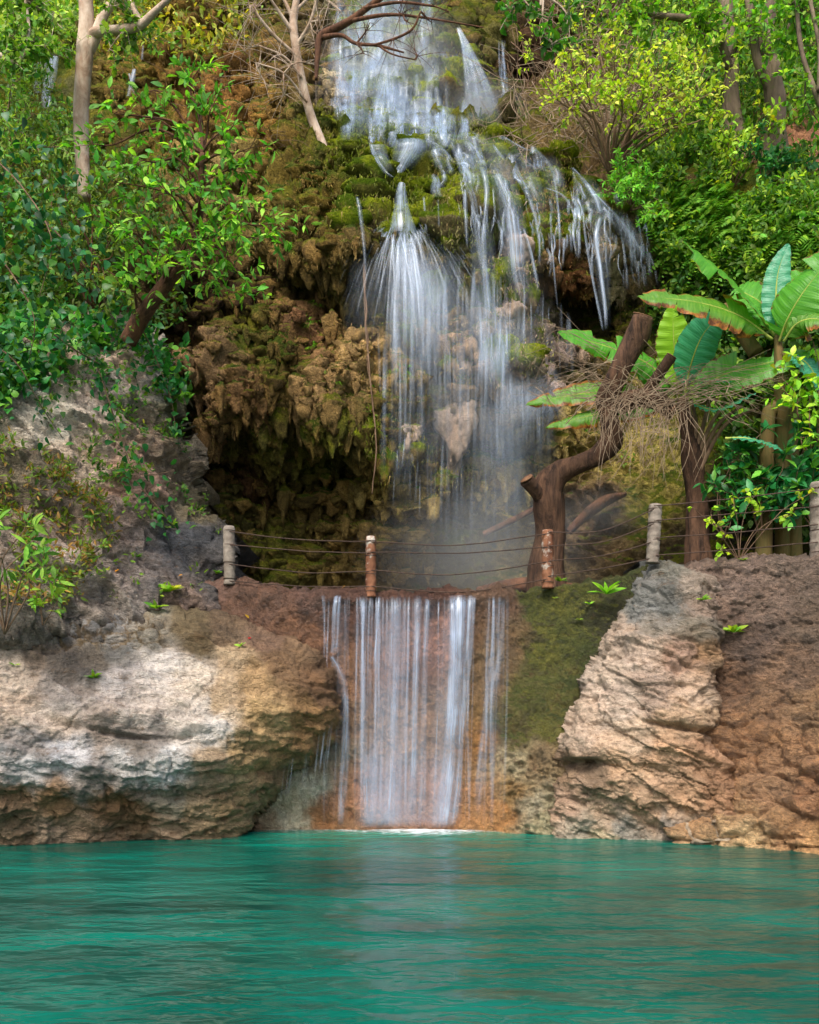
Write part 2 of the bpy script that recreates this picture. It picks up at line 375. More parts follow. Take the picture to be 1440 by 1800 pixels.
# ================================================================== the cliff and the hillsides
D_cliff = [(-900, -300, 22), (-900, 400, 14), (-900, 1110, 12), (2300, -300, 20), (2300, 400, 12), (2300, 1110, 10), (-200, -200, 24), (1700, -200, 24), (700, -250, 27),
 (0, 0, 23), (0, 110, 21), (90, 180, 20), (150, 150, 20), (0, 300, 16.5), (150, 350, 17), (0, 600, 14.2), (150, 600, 14.5), (280, 480, 16), (300, 620, 16.6), (330, 800, 17.2), (200, 1000, 15.8), (0, 1000, 14),
 (380, 640, 16.0), (350, 880, 16.8), (450, 860, 17.), (560, 860, 16.8), (420, 1000, 16.5), (550, 1000, 16.5), (650, 900, 16.6), (460, 725, 15.3), (380, 690, 15.6), (580, 745, 15.1), (700, 770, 15.3), (500, 790, 16.2), (640, 805, 16.1),
 (500, 620, 16.), (610, 600, 15.9), (420, 560, 16.7), (500, 500, 16.3), (600, 500, 16.4), (560, 430, 15.3), (630, 440, 15.2), (420, 470, 16.3), (450, 250, 18.6), (560, 350, 16.2), (480, 350, 17), (400, 100, 21), (400, 0, 23), (330, 300, 18.2), (560, 200, 19.2), (560, 60, 22),
 (700, 410, 15.3), (840, 400, 15.2), (690, 340, 15.9), (760, 300, 16.6), (640, 290, 16.9), (700, 262, 17.9), (850, 300, 17.2), (600, 240, 18.5), (680, 205, 19.8), (760, 215, 19.8), (680, 100, 21.2), (660, 0, 23), (780, 120, 21), (850, 220, 19.8), (840, 60, 22), (800, 20, 23.2), (900, 120, 23), (960, 60, 23),
 (920, 270, 18.4), (950, 320, 17.4), (880, 370, 15.9), (1030, 340, 17.2), (1070, 420, 16.6), (1000, 470, 16.9), (1120, 470, 17.2), (1060, 580, 18.2), (980, 560, 18.6), (930, 500, 16.2), (760, 560, 16.1), (700, 580, 16.), (860, 580, 15.8), (930, 640, 15.9), (830, 650, 15.9), (760, 680, 16.1), (800, 780, 16.4), (900, 800, 16.8), (800, 960, 16.9), (900, 950, 17.1), (700, 1000, 17.),
 (1010, 700, 17), (1100, 850, 16.4), (1050, 950, 16.4), (1200, 900, 15.8), (1100, 650, 17.3), (1200, 250, 18), (1080, 300, 17.8), (1150, 400, 17.2), (1300, 400, 16.), (1430, 430, 15.), (1400, 200, 18.5), (1440, 0, 22), (1200, 60, 21.5), (1250, 520, 16.6), (1420, 560, 15.2), (1250, 700, 16.2), (1400, 800, 14.6), (1440, 980, 13.8), (1250, 1060, 15), (900, 1110, 17), (600, 1110, 17.2), (300, 1110, 15.5)]
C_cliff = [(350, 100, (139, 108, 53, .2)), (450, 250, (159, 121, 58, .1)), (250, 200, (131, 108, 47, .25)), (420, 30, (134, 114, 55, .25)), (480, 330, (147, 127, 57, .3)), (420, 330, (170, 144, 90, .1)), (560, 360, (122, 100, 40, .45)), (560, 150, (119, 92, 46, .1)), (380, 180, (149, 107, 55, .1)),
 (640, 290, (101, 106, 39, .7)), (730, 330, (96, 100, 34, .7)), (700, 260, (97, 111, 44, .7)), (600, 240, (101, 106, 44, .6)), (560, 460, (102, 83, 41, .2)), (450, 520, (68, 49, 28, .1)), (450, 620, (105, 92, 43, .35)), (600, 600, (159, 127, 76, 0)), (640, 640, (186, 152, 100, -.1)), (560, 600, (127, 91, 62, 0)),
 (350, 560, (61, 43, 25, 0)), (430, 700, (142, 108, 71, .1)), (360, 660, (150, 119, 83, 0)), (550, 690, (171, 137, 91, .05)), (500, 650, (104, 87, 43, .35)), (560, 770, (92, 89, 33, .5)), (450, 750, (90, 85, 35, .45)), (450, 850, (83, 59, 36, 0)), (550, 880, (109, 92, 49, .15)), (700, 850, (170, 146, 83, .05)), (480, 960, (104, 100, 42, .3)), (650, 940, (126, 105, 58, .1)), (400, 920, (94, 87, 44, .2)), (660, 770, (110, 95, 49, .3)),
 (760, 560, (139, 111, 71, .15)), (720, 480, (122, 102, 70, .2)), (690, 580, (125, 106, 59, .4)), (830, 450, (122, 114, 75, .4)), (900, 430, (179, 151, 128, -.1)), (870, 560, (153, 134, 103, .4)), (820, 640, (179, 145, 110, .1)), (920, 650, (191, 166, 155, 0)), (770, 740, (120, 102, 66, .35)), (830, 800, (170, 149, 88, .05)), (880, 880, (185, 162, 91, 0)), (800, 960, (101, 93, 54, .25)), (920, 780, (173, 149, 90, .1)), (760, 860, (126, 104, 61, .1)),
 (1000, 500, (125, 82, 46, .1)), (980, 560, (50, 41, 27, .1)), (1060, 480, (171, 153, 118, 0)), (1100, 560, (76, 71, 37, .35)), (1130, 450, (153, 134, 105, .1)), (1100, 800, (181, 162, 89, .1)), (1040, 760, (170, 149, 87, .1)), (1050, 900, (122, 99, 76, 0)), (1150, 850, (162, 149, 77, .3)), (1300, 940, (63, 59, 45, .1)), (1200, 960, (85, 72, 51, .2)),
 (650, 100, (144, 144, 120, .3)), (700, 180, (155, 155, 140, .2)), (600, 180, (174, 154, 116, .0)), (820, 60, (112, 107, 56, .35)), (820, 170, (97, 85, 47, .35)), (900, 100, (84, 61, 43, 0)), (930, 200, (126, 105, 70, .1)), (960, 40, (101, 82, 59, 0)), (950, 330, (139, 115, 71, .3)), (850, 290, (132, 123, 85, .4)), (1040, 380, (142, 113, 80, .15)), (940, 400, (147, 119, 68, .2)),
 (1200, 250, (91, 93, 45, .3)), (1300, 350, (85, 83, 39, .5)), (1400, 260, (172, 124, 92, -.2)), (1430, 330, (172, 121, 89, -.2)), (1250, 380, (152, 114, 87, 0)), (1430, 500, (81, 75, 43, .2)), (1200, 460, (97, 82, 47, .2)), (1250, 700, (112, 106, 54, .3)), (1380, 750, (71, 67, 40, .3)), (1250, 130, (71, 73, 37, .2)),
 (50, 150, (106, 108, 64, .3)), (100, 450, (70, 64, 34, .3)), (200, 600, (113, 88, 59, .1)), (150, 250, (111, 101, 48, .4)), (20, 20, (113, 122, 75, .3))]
def band(x, a, b, f): return np.clip((x-a)/f, 0, 1)*np.clip((b-x)/f, 0, 1)
def disp_cliff(P, u, v, sd):
    tuf = band(u, 230, 1150, 70)*band(v, -150, 1000, 60)
    f1, f2, c = worley(P*np.array([1.5, 1.5, 2.2])+fbm(P*2, 3, 5)[..., None]*.25, 9)
    g1, g2, gc = worley(P*np.array([3.6, 3.6, 4.6])+fbm(P*5, 3, 7)[..., None]*.25, 19)
    lump = (.5-f1)*.55*(.5+c)+(.45-g1)*.24
    # undercut shelves: each level steps forward then falls back
    lev = P[..., 2]*1.15+.9*fbm(P*.7, 3, 77); fr = lev-np.floor(lev); shelf = (fr**1.6)*.32
    r = fbm(P*1.1, 5, 3)*.42+fbm(P*5, 4, 33, .6)*.10
    low = band(u, 300, 1000, 60)*band(v, 470, 1000, 60)
    col = fbm(P*np.array([2.6, 2.6, .45]), 4, 51, ridge=True)*.22*low
    return tuf*(lump+shelf+col)+r
def cf(C, P, u, v, sd):
    # mineral stripes running down the wall
    s = fbm(np.stack([P[..., 0]*3.5, P[..., 0]*0, P[..., 2]*.35], -1), 4, 91); low = band(u, 560, 960, 60)*band(v, 560, 1010, 40)
    C[..., :3] *= (1+.35*s*low)[..., None]; return C
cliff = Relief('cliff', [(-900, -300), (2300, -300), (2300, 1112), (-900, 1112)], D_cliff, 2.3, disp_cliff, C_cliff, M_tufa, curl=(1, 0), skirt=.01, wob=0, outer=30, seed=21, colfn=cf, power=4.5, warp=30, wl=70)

def cav(px, py): return cliff.depth(np.asarray(px), np.asarray(py))
# --- tufa lumps over the cliff
def scatter_blobs(n, poly, r0, r1, seed, colf, forward=.02, squash=.62, droop=.6, mb=None, jitter=None, aspect=None):
    rng = np.random.default_rng(seed); p = np.array(poly, float); lo, hi = p.min(0), p.max(0)
    u = rng.uniform(lo[0], hi[0], n*4); v = rng.uniform(lo[1], hi[1], n*4); k = sdist(poly, u, v) > 0; u, v = u[k][:n], v[k][:n]
    # keep them in patches
    P = cliff.pos(u, v).copy(); R = r0+(r1-r0)*rng.random(len(u))**2.2; R = R*P[..., 1]/F
    P[:, 1] -= R*forward
    c = cliff.col(u, v).copy(); c[:, :3] *= np.exp(rng.normal(0, .17, (len(u), 1))+.08); hh = (rng.random((len(u), 1)) < .22)*.5; c[:, :3] = c[:, :3]*(1-hh)+hh*s2l((176, 140, 80))*rng.uniform(.6, 1.1, (len(u), 1)); c = colf(c, rng, u, v)
    RR = np.stack([R*rng.uniform(.9, 1.9, len(u)), R*rng.uniform(.8, 1.2, len(u)), R*squash*rng.uniform(.75, 1.5, len(u))], -1)
    if aspect: RR[:, 2] *= aspect
    blobs(mb, P, RR, c, seed, droop=droop)
cb = cliff.mb
keep = lambda c, rng, u, v: c
scatter_blobs(620, [(160, -30), (600, -30), (600, 180), (590, 330), (640, 480), (600, 520), (440, 500), (300, 300), (160, 250)], 7, 19, 1, keep, mb=cb, squash=.7)
scatter_blobs(420, [(280, 480), (640, 460), (640, 700), (720, 800), (560, 800), (380, 760), (300, 700)], 6, 16, 2, keep, mb=cb, droop=1.0)
scatter_blobs(420, [(350, 760), (740, 780), (760, 1000), (390, 1000)], 6, 18, 3, keep, mb=cb, droop=.8)
scatter_blobs(420, [(650, 520), (980, 520), (960, 720), (860, 860), (700, 800)], 9, 24, 4, keep, mb=cb, droop=.9)
scatter_blobs(420, [(930, 420), (1150, 420), (1140, 620), (960, 640)], 7, 20, 5, keep, mb=cb, droop=.8)
scatter_blobs(500, [(600, -20), (990, -20), (900, 240), (620, 230)], 10, 26, 6, keep, mb=cb, droop=.5)
for n_, pl, sd_ in ((800, [(160, -30), (600, -30), (600, 180), (590, 330), (640, 480), (600, 520), (440, 500), (300, 300), (160, 250)], 31), (600, [(280, 480), (640, 460), (700, 700), (740, 1000), (390, 1000), (300, 700)], 32), (700, [(650, 440), (980, 440), (960, 720), (900, 900), (760, 900)], 33), (500, [(930, 420), (1150, 420), (1140, 620), (960, 640)], 34)):
    scatter_blobs(n_, pl, 4, 11, sd_, keep, mb=cb, squash=.8, forward=.9, droop=.7)
# big hanging tufa curtains under the overhang
scatter_blobs(190, [(370, 680), (620, 700), (720, 790), (560, 800), (380, 780)], 6, 13, 8, keep, mb=cb, droop=1.6, forward=.3, aspect=1.8)
scatter_blobs(150, [(470, 400), (650, 400), (650, 520), (480, 520)], 6, 13, 9, keep, mb=cb, droop=1.4, forward=.3, aspect=1.8)
scatter_blobs(420, [(320, 480), (700, 480), (760, 1000), (390, 1000)], 5, 10, 10, keep, mb=cb, droop=1.2, forward=.2, aspect=2.4)
scatter_blobs(300, [(700, 480), (1150, 430), (1120, 640), (940, 860), (740, 900)], 5, 11, 11, keep, mb=cb, droop=1.2, forward=.2, aspect=2.2)
fuzz('hanging_moss', 'brown and olive moss fringes hanging from the tufa', cb, 12000, .085, .018, True, M_fz, 41, (80, 74, 32), [(150, -20), (1160, -20), (1160, 600), (980, 640), (700, 480), (560, 470), (280, 480), (150, 300)])
fuzz('moss_tufts', 'olive moss tufts on top of the tufa lumps', cb, 9000, .06, .018, False, M_fz, 42, (112, 116, 34), [(150, -20), (1160, -20), (1160, 640), (980, 860), (760, 1000), (380, 1000), (330, 800), (280, 480), (150, 300)])
cliff.done(); tag(cliff.ob, 'tall ochre tufa cliff with mossy overhangs behind the pool', 'cliff', kind='structure')

mm = MB()
def mossy(c, rng, u, v): c[:, 3] = rng.uniform(.35, 1.0, len(u)); return c
scatter_blobs(330, [(570, 225), (700, 232), (880, 250), (1010, 300), (1060, 400), (1000, 420), (880, 400), (850, 420), (800, 400), (740, 370), (700, 410), (650, 400), (620, 330), (580, 290)], 9, 27, 12, mossy, forward=.15, droop=.9, mb=mm, squash=.46)
scatter_blobs(60, [(600, 340), (700, 330), (860, 340), (850, 420), (620, 420)], 16, 30, 13, mossy, forward=.6, droop=1.2, mb=mm)
scatter_blobs(110, [(600, -10), (800, 40), (870, 230), (620, 220)], 12, 30, 14, mossy, forward=.45, droop=.5, mb=mm, squash=.6)
scatter_blobs(26, [(560, 735), (800, 750), (830, 830), (780, 840), (560, 770)], 9, 26, 15, mossy, forward=.7, droop=1.2, mb=mm)
scatter_blobs(60, [(680, 480), (960, 420), (960, 660), (700, 650)], 10, 26, 16, mossy, forward=.5, droop=1.3, mb=mm)
scatter_blobs(30, [(770, 100), (860, 120), (880, 230), (790, 230)], 9, 22, 17, mossy, forward=.4, droop=.8, mb=mm)
fuzz('moss_tufts', 'bright green moss tufts on the cascade cushions', mm, 16000, .07, .02, False, M_fz, 43, (128, 146, 24)); fuzz('hanging_moss', 'green moss fringes dripping from the cascade cushions', mm, 9000, .12, .018, True, M_fz, 44, (84, 100, 20))
o = mm.build('moss', M_moss); tag(o, 'bright green moss cushions lining the ledges of the cascade', 'moss', kind='stuff')
# pink-white travertine domes struck by the falling water
tag_d = [(865, 575, 26, 'upper travertine dome streaming with water above two lower domes'), (838, 640, 22, 'small mossy travertine dome left of the wide pale dome'), (925, 648, 36, 'wide pale travertine dome with water fanning off its rim'), (762, 590, 16, 'pale travertine knob below the fanning waterfall'), (705, 575, 20, 'mossy travertine knob at the left edge of the spray'),
         (790, 745, 34, 'long mossy travertine boss hanging low beneath the falls'), (712, 765, 24, 'travertine knob under the vine with green moss on top'), (845, 690, 22, 'tall dark travertine boss between the two lower veils'), (900, 440, 24, 'pale travertine swell behind the right veil of water')]
M_dome = rock_mat('pale travertine', bump=.7, rough=.6, moss=((96, 106, 34), (128, 128, 52), (70, 84, 24)), mossamt=-.06, fine=1.6, contrast=.8, spec=.3)
for i, (px, py, r, lab) in enumerate(tag_d):
    b = MB(); P = cliff.pos(np.array([px]), np.array([py])).copy(); R = r*P[0, 1]/F; P[0, 1] -= R*.45
    c = np.array([list(s2l((190, 164, 142)))+[(.45, .0)[i in (0, 2, 3, 8)]]])
    blobs(b, P, np.array([[R, R*.9, R*(.75 if i != 5 else 1.2)]]), c, 70+i, droop=.9, seg=40, rings=26); o = b.build('travertine_dome', M_dome); tag(o, lab, 'travertine dome', 'travertine domes under the falls')

# ================================================================== left eroded slope
D_sl = [(-140, 560, 12.4), (-140, 900, 11.3), (-140, 1130, 10.8), (0, 650, 12.6), (0, 900, 11.7), (0, 1090, 11.1), (100, 660, 13.), (200, 570, 14.2), (280, 620, 14.4), (150, 750, 12.9), (230, 720, 13.5), (310, 730, 14.5), (370, 900, 14.4), (390, 960, 13.9), (250, 850, 13.3), (250, 960, 12.9), (330, 1000, 13.1), (200, 1080, 12.2), (340, 1050, 12.8), (120, 960, 12.)]
C_sl = [(100, 720, (240, 229, 210)), (60, 640, (195, 168, 147)), (150, 800, (240, 214, 189)), (220, 660, (209, 182, 159)), (190, 690, (193, 177, 166)), (280, 660, (211, 200, 189)), (250, 780, (194, 167, 143)), (230, 850, (208, 168, 145)), (300, 820, (171, 150, 124)), (340, 900, (152, 138, 106, .2)), (320, 700, (145, 138, 101, .3)), (100, 900, (167, 146, 129)), (40, 850, (145, 131, 108, .2)), (200, 930, (177, 154, 138)), (130, 1000, (218, 197, 182)), (220, 1000, (179, 163, 153)), (340, 970, (99, 99, 101)), (310, 950, (106, 106, 109)), (370, 1010, (113, 108, 104)), (270, 1020, (135, 126, 121)), (180, 1060, (164, 152, 140)), (60, 1060, (149, 138, 125)), (320, 1060, (153, 128, 112))]
def disp_sl(P, u, v, sd):
    dirv = P @ np.array([.55, 0, .83]); q = np.stack([P @ np.array([.83, 0, -.55])*.8, P[..., 1], dirv*3.2], -1)
    return fbm(P*1.2, 4, 61)*.22+fbm(q*1.1, 4, 62, ridge=True)*.24+fbm(P*6, 4, 63, .6)*.07+(worley(q*np.array([1.6, 1.6, .7])+fbm(P*2, 3, 65)[..., None]*.3, 66)[2]-.5)*.22+fbm(P*np.array([1.2, 1, 5]), 4, 64)*.05
slope = Relief('rock_slope', [(-160, 520), (60, 600), (130, 560), (190, 540), (240, 560), (280, 600), (300, 640), (318, 720), (345, 790), (368, 900), (392, 955), (405, 1020), (400, 1100), (-160, 1150)], D_sl, 2.3, disp_sl, C_sl, M_slope, curl=(50, 1.3), skirt=2.5, seed=31, warp=24)
slope.done(); tag(slope.ob, 'steep eroded rock slope with hanging vines left of the cliff', 'rock slope', kind='structure')

# ================================================================== the dam wall that the lower fall runs down
W = lambda py: 2560/(py-1260)
D_dam = [(300, 1010, 13.1), (300, 1200, 12.9), (300, 1520, 12.8), (450, 1040, 12.95), (450, 1300, 12.9), (560, 1050, 12.85), (560, 1460, 12.85), (700, 1045, 12.9), (700, 1250, 12.86), (700, 1460, 12.78), (900, 1040, 12.85), (880, 1300, 12.8), (880, 1465, 12.6), (960, 1030, 12.95), (1060, 1035, 12.75), (960, 1250, 12.7), (960, 1470, 12.35), (1100, 1000, 12.7), (1100, 1470, 12.2), (700, 1560, 12.7), (1100, 1560, 12.1), (300, 1560, 12.8)]
C_dam = [(350, 1060, (131, 101, 87)), (450, 1080, (119, 88, 70)), (520, 1120, (130, 94, 69)), (400, 1130, (100, 81, 59)), (560, 1060, (106, 80, 68)), (620, 1060, (95, 66, 53)), (750, 1062, (87, 58, 45)), (880, 1060, (113, 86, 66)), (620, 1200, (143, 104, 73)), (700, 1150, (133, 92, 67)), (760, 1110, (153, 107, 83)), (600, 1250, (132, 99, 65)), (700, 1300, (165, 128, 97)), (660, 1400, (172, 124, 92)), (760, 1420, (174, 127, 96)), (850, 1300, (152, 109, 63)), (860, 1200, (130, 103, 71)), (900, 1130, (119, 95, 65)), (840, 1420, (175, 126, 80)), (880, 1430, (186, 135, 81)), (600, 1420, (159, 116, 82)), (575, 1440, (142, 100, 62)), (520, 1440, (197, 190, 163)), (480, 1445, (171, 151, 120)), (545, 1380, (194, 189, 167)), (560, 1330, (146, 129, 104)), (500, 1400, (186, 174, 144)), (440, 1455, (164, 130, 96)),
 (1000, 1060, (63, 67, 24, .9)), (950, 1050, (69, 73, 29, .9)), (940, 1150, (81, 81, 31, .9)), (1000, 1130, (75, 80, 27, .9)), (980, 1200, (100, 97, 42, .8)), (920, 1230, (94, 91, 40, .8)), (960, 1270, (100, 98, 42, .8)), (900, 1280, (88, 81, 39, .7)), (910, 1340, (172, 158, 124, -.2)), (950, 1340, (145, 123, 89, -.2)), (930, 1420, (169, 158, 130, -.2)), (960, 1450, (180, 170, 134, -.2)), (900, 1400, (153, 123, 77, -.2)), (1060, 1100, (58, 58, 27, .6))]
def disp_dam(P, u, v, sd):
    wet = band(u, 560, 900, 30)
    col = fbm(P*np.array([3, 1, .5]), 4, 71)*.10
    rough = fbm(P*3.5, 5, 72, .65)*.10; lowr = band(v, 1290, 1600, 50)*band(u, 880, 1100, 20)*(fbm(P*np.array([3, 3, 5]), 5, 73, .7, ridge=True)*.16)
    lip = .12*np.exp(-((v-1048)/16.)**2)*band(u, 540, 910, 30)
    lipl = .10*np.exp(-((v-(1048-(560-u)*.10))/34.)**2)*band(u, 320, 570, 40)
    return col+rough+lip+lipl+lowr+fbm(P*16, 3, 74)*.018
damp = [(300, 1050), (322, 1024), (400, 1026), (470, 1036), (540, 1043), (620, 1046), (700, 1050), (800, 1046), (900, 1038), (935, 1030), (960, 1030), (1010, 1022), (1060, 1018), (1110, 1000), (1160, 985), (1160, 1570), (300, 1570)]
dam = Relief('dam_wall', damp, D_dam, 2., disp_dam, C_dam, M_wet, curl=(10, .25), skirt=.9, wob=1.6, seed=41, warp=15, wl=45, power=4.5)
dam.done(); tag(dam.ob, 'orange-brown encrusted dam wall with a mossy right side, under the low waterfall', 'wall')

# ================================================================== left boulder
D_lb = [(-140, 1090, 10.9), (-140, 1300, 10.5), (-140, 1485, 11.4), (-140, 1560, 11.4), (0, 1110, 11.3), (0, 1200, 11.0), (0, 1310, 10.75), (0, 1400, 10.95), (0, 1484, 11.43), (0, 1560, 11.5), (100, 1085, 11.9), (100, 1160, 11.5), (120, 1240, 11.05), (100, 1330, 10.9), (100, 1400, 11.1), (200, 1300, 11.0), (200, 1220, 11.25), (200, 1080, 12.1), (250, 1160, 11.75), (300, 1340, 11.2), (300, 1250, 11.3), (380, 1340, 11.35), (330, 1400, 11.6), (200, 1400, 11.35), (200, 1478, 11.75), (400, 1475, 12.0), (300, 1100, 12.1), (400, 1110, 12.3), (400, 1200, 11.75), (480, 1150, 12.2), (500, 1250, 11.8), (560, 1180, 12.3), (590, 1240, 12.2), (560, 1290, 12.1), (500, 1330, 12.1), (450, 1400, 12.1), (400, 1560, 12.1)]
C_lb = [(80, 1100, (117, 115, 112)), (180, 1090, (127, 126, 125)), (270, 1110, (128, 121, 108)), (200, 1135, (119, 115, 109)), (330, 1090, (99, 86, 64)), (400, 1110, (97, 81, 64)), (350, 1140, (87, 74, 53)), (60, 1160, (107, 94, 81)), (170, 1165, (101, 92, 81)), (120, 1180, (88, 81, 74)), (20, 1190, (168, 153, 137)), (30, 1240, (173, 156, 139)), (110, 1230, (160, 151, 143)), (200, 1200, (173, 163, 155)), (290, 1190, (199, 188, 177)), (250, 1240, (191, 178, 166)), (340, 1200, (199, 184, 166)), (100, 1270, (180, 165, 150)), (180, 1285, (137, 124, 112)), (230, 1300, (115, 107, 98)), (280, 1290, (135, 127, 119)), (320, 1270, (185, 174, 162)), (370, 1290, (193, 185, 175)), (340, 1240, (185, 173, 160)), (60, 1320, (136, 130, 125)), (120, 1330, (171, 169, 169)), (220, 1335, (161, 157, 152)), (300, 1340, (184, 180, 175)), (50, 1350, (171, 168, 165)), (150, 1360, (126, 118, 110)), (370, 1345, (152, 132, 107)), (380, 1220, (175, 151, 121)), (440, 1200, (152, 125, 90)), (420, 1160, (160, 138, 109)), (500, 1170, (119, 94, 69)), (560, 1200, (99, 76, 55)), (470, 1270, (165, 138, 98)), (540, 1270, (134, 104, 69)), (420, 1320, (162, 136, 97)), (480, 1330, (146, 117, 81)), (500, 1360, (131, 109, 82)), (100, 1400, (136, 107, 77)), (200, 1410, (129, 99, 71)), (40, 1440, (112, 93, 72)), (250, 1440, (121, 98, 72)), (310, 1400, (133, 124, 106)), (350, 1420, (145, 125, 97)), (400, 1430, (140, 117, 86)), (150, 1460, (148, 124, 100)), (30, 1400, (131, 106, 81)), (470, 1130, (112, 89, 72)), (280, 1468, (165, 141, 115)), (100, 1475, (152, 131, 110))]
def disp_lb(P, u, v, sd):
    q = P*np.array([1., 1., 2.4]); a = fbm(q*.9, 5, 81, .55, ridge=True)*.12; b = fbm(P*2.6, 5, 82, .6)*.10; c = fbm(P*9, 4, 83, .65)*.035
    # scooped hollow and its sharp lip
    lip = 1250+26*np.sin((u-120)/90.)+.02*(u-150); x = band(u, 60, 385, 50); s = np.clip((v-lip-10)/12, 0, 1)*np.clip((1335-v)/46, 0, 1)
    pit = fbm(P*7, 3, 85); pits = np.clip(pit-.32, 0, 1)*.25*band(v, 1350, 1500, 30)
    f1, f2, ci = worley(P*np.array([4.2, 4.2, 5.2])+fbm(P*3, 2, 86)[..., None]*.2, 87); stone = (np.clip((f2-f1)/.35, 0, 1)**.5-.6)*.09*band(u, 40, 300, 20)*band(v, 1078, 1152, 12)
    ledge = .03*np.clip((v-1352)/8., 0, 1)*np.clip((1372-v)/10., 0, 1)
    la = P[..., 2]*3.1+P[..., 0]*.42+fbm(P*.9, 3, 88)*.9; fr = la-np.floor(la); lay = (np.minimum(fr, (1-fr)*5)-.4)*.085*(.35+.65*np.clip(fbm(P*1.3, 2, 89)+.5, 0, 1)); w1_, w2_, wc = worley(P*np.array([1.1, 1.1, 1.9])+fbm(P*1.5, 3, 84)[..., None]*.3, 85); a = a+lay+(wc-.5)*.06-.015*np.clip(1-(w2_-w1_)/.05, 0, 1)
    return a+b+c-.12*s*x-pits+stone-ledge
def cf_lb(C, P, u, v, sd):
    f1, f2, ci = worley(P*np.array([4.2, 4.2, 5.2])+fbm(P*3, 2, 86)[..., None]*.2, 87); m = band(u, 40, 300, 20)*band(v, 1078, 1152, 12)
    e = np.clip((.16-(f2-f1))/.1, 0, 1)*m*.8; C[..., :3] = C[..., :3]*(1-e[..., None])+s2l((92, 76, 52))*e[..., None]
    C[..., :3] *= (1+m*(ci-.5)*.9)[..., None]; return C
lb = Relief('boulder', [(-150, 1120), (20, 1108), (50, 1084), (110, 1078), (280, 1072), (400, 1080), (460, 1098), (520, 1128), (556, 1150), (584, 1180), (600, 1225), (602, 1262), (588, 1300), (560, 1325), (535, 1345), (500, 1375), (470, 1410), (445, 1445), (424, 1478), (420, 1560), (-150, 1560)],
            D_lb, 2., disp_lb, C_lb, M_lime, curl=(34, .8), skirt=1.0, wob=2.2, seed=51, warp=16, wl=50, colfn=cf_lb)
lb.done(); tag(lb.ob, 'huge pale undercut boulder on the left, brown and dripping at its right end', 'boulder')

# ================================================================== right wall and right boulder
D_rw = [(1200, 980, 12.2), (1200, 1250, 12.1), (1200, 1485, 11.5), (1300, 985, 12.1), (1300, 1250, 11.9), (1300, 1488, 11.2), (1440, 975, 11.8), (1440, 1250, 11.4), (1440, 1500, 10.65), (1600, 975, 11.2), (1600, 1530, 9.6), (1200, 1600, 11.4), (1600, 1600, 9.6), (1400, 1600, 10.8)]
C_rw = [(1300, 1010, (148, 124, 108)), (1400, 1000, (130, 110, 94)), (1350, 1060, (138, 115, 98)), (1420, 1100, (129, 108, 89)), (1300, 1130, (121, 98, 82)), (1400, 1180, (140, 110, 85)), (1280, 1200, (133, 100, 74)), (1340, 1240, (153, 118, 86)), (1430, 1250, (159, 125, 90)), (1300, 1300, (170, 127, 88)), (1400, 1320, (180, 137, 97)), (1350, 1380, (182, 141, 103)), (1430, 1400, (170, 124, 86)), (1300, 1440, (202, 162, 116)), (1400, 1460, (188, 144, 99)), (1440, 1490, (216, 167, 112)), (1260, 1400, (193, 144, 101)), (1310, 1480, (237, 202, 150))]
def disp_rw(P, u, v, sd):
    f1, f2, ci = worley(P*np.array([2.6, 2.6, 4.2])+fbm(P*3, 3, 96)[..., None]*.3, 97); low = np.clip((v-1180)/120, .25, 1)
    return (np.clip((f2-f1)/.4, 0, 1)**.6-.5)*.17*low+(ci-.5)*.08*low+fbm(P*2, 4, 92)*.13+fbm(P*np.array([5, 5, 8]), 5, 93, .7, ridge=True)*.05+fbm(P*20, 3, 94)*.025
rw = Relief('retaining_wall', [(1180, 1000), (1240, 985), (1300, 980), (1440, 974), (1620, 966), (1620, 1600), (1180, 1600)], D_rw, 2., disp_rw, C_rw, M_rw, curl=(12, .35), skirt=2., wob=2., seed=61, warp=18)
rw.done(); tag(rw.ob, 'rough brown rubble wall closing the right side of the pool', 'wall')
D_rb = [(960, 1480, 12.15), (970, 1350, 12.2), (1010, 1240, 12.25), (1050, 1130, 12.4), (1110, 1040, 12.4), (1160, 1000, 12.3), (1240, 990, 12.2), (1120, 1150, 11.85), (1080, 1280, 11.7), (1180, 1200, 11.5), (1200, 1080, 11.8), (1250, 1150, 11.75), (1150, 1270, 11.45), (1230, 1290, 11.35), (1020, 1330, 11.75), (1050, 1400, 11.8), (1120, 1360, 11.6), (1150, 1440, 11.75), (1200, 1380, 11.45), (1270, 1380, 11.35), (1100, 1476, 11.9), (1200, 1480, 11.65), (1290, 1486, 11.3), (1100, 1600, 11.9), (1300, 1600, 11.2), (960, 1600, 12.2), (1320, 1250, 11.8)]
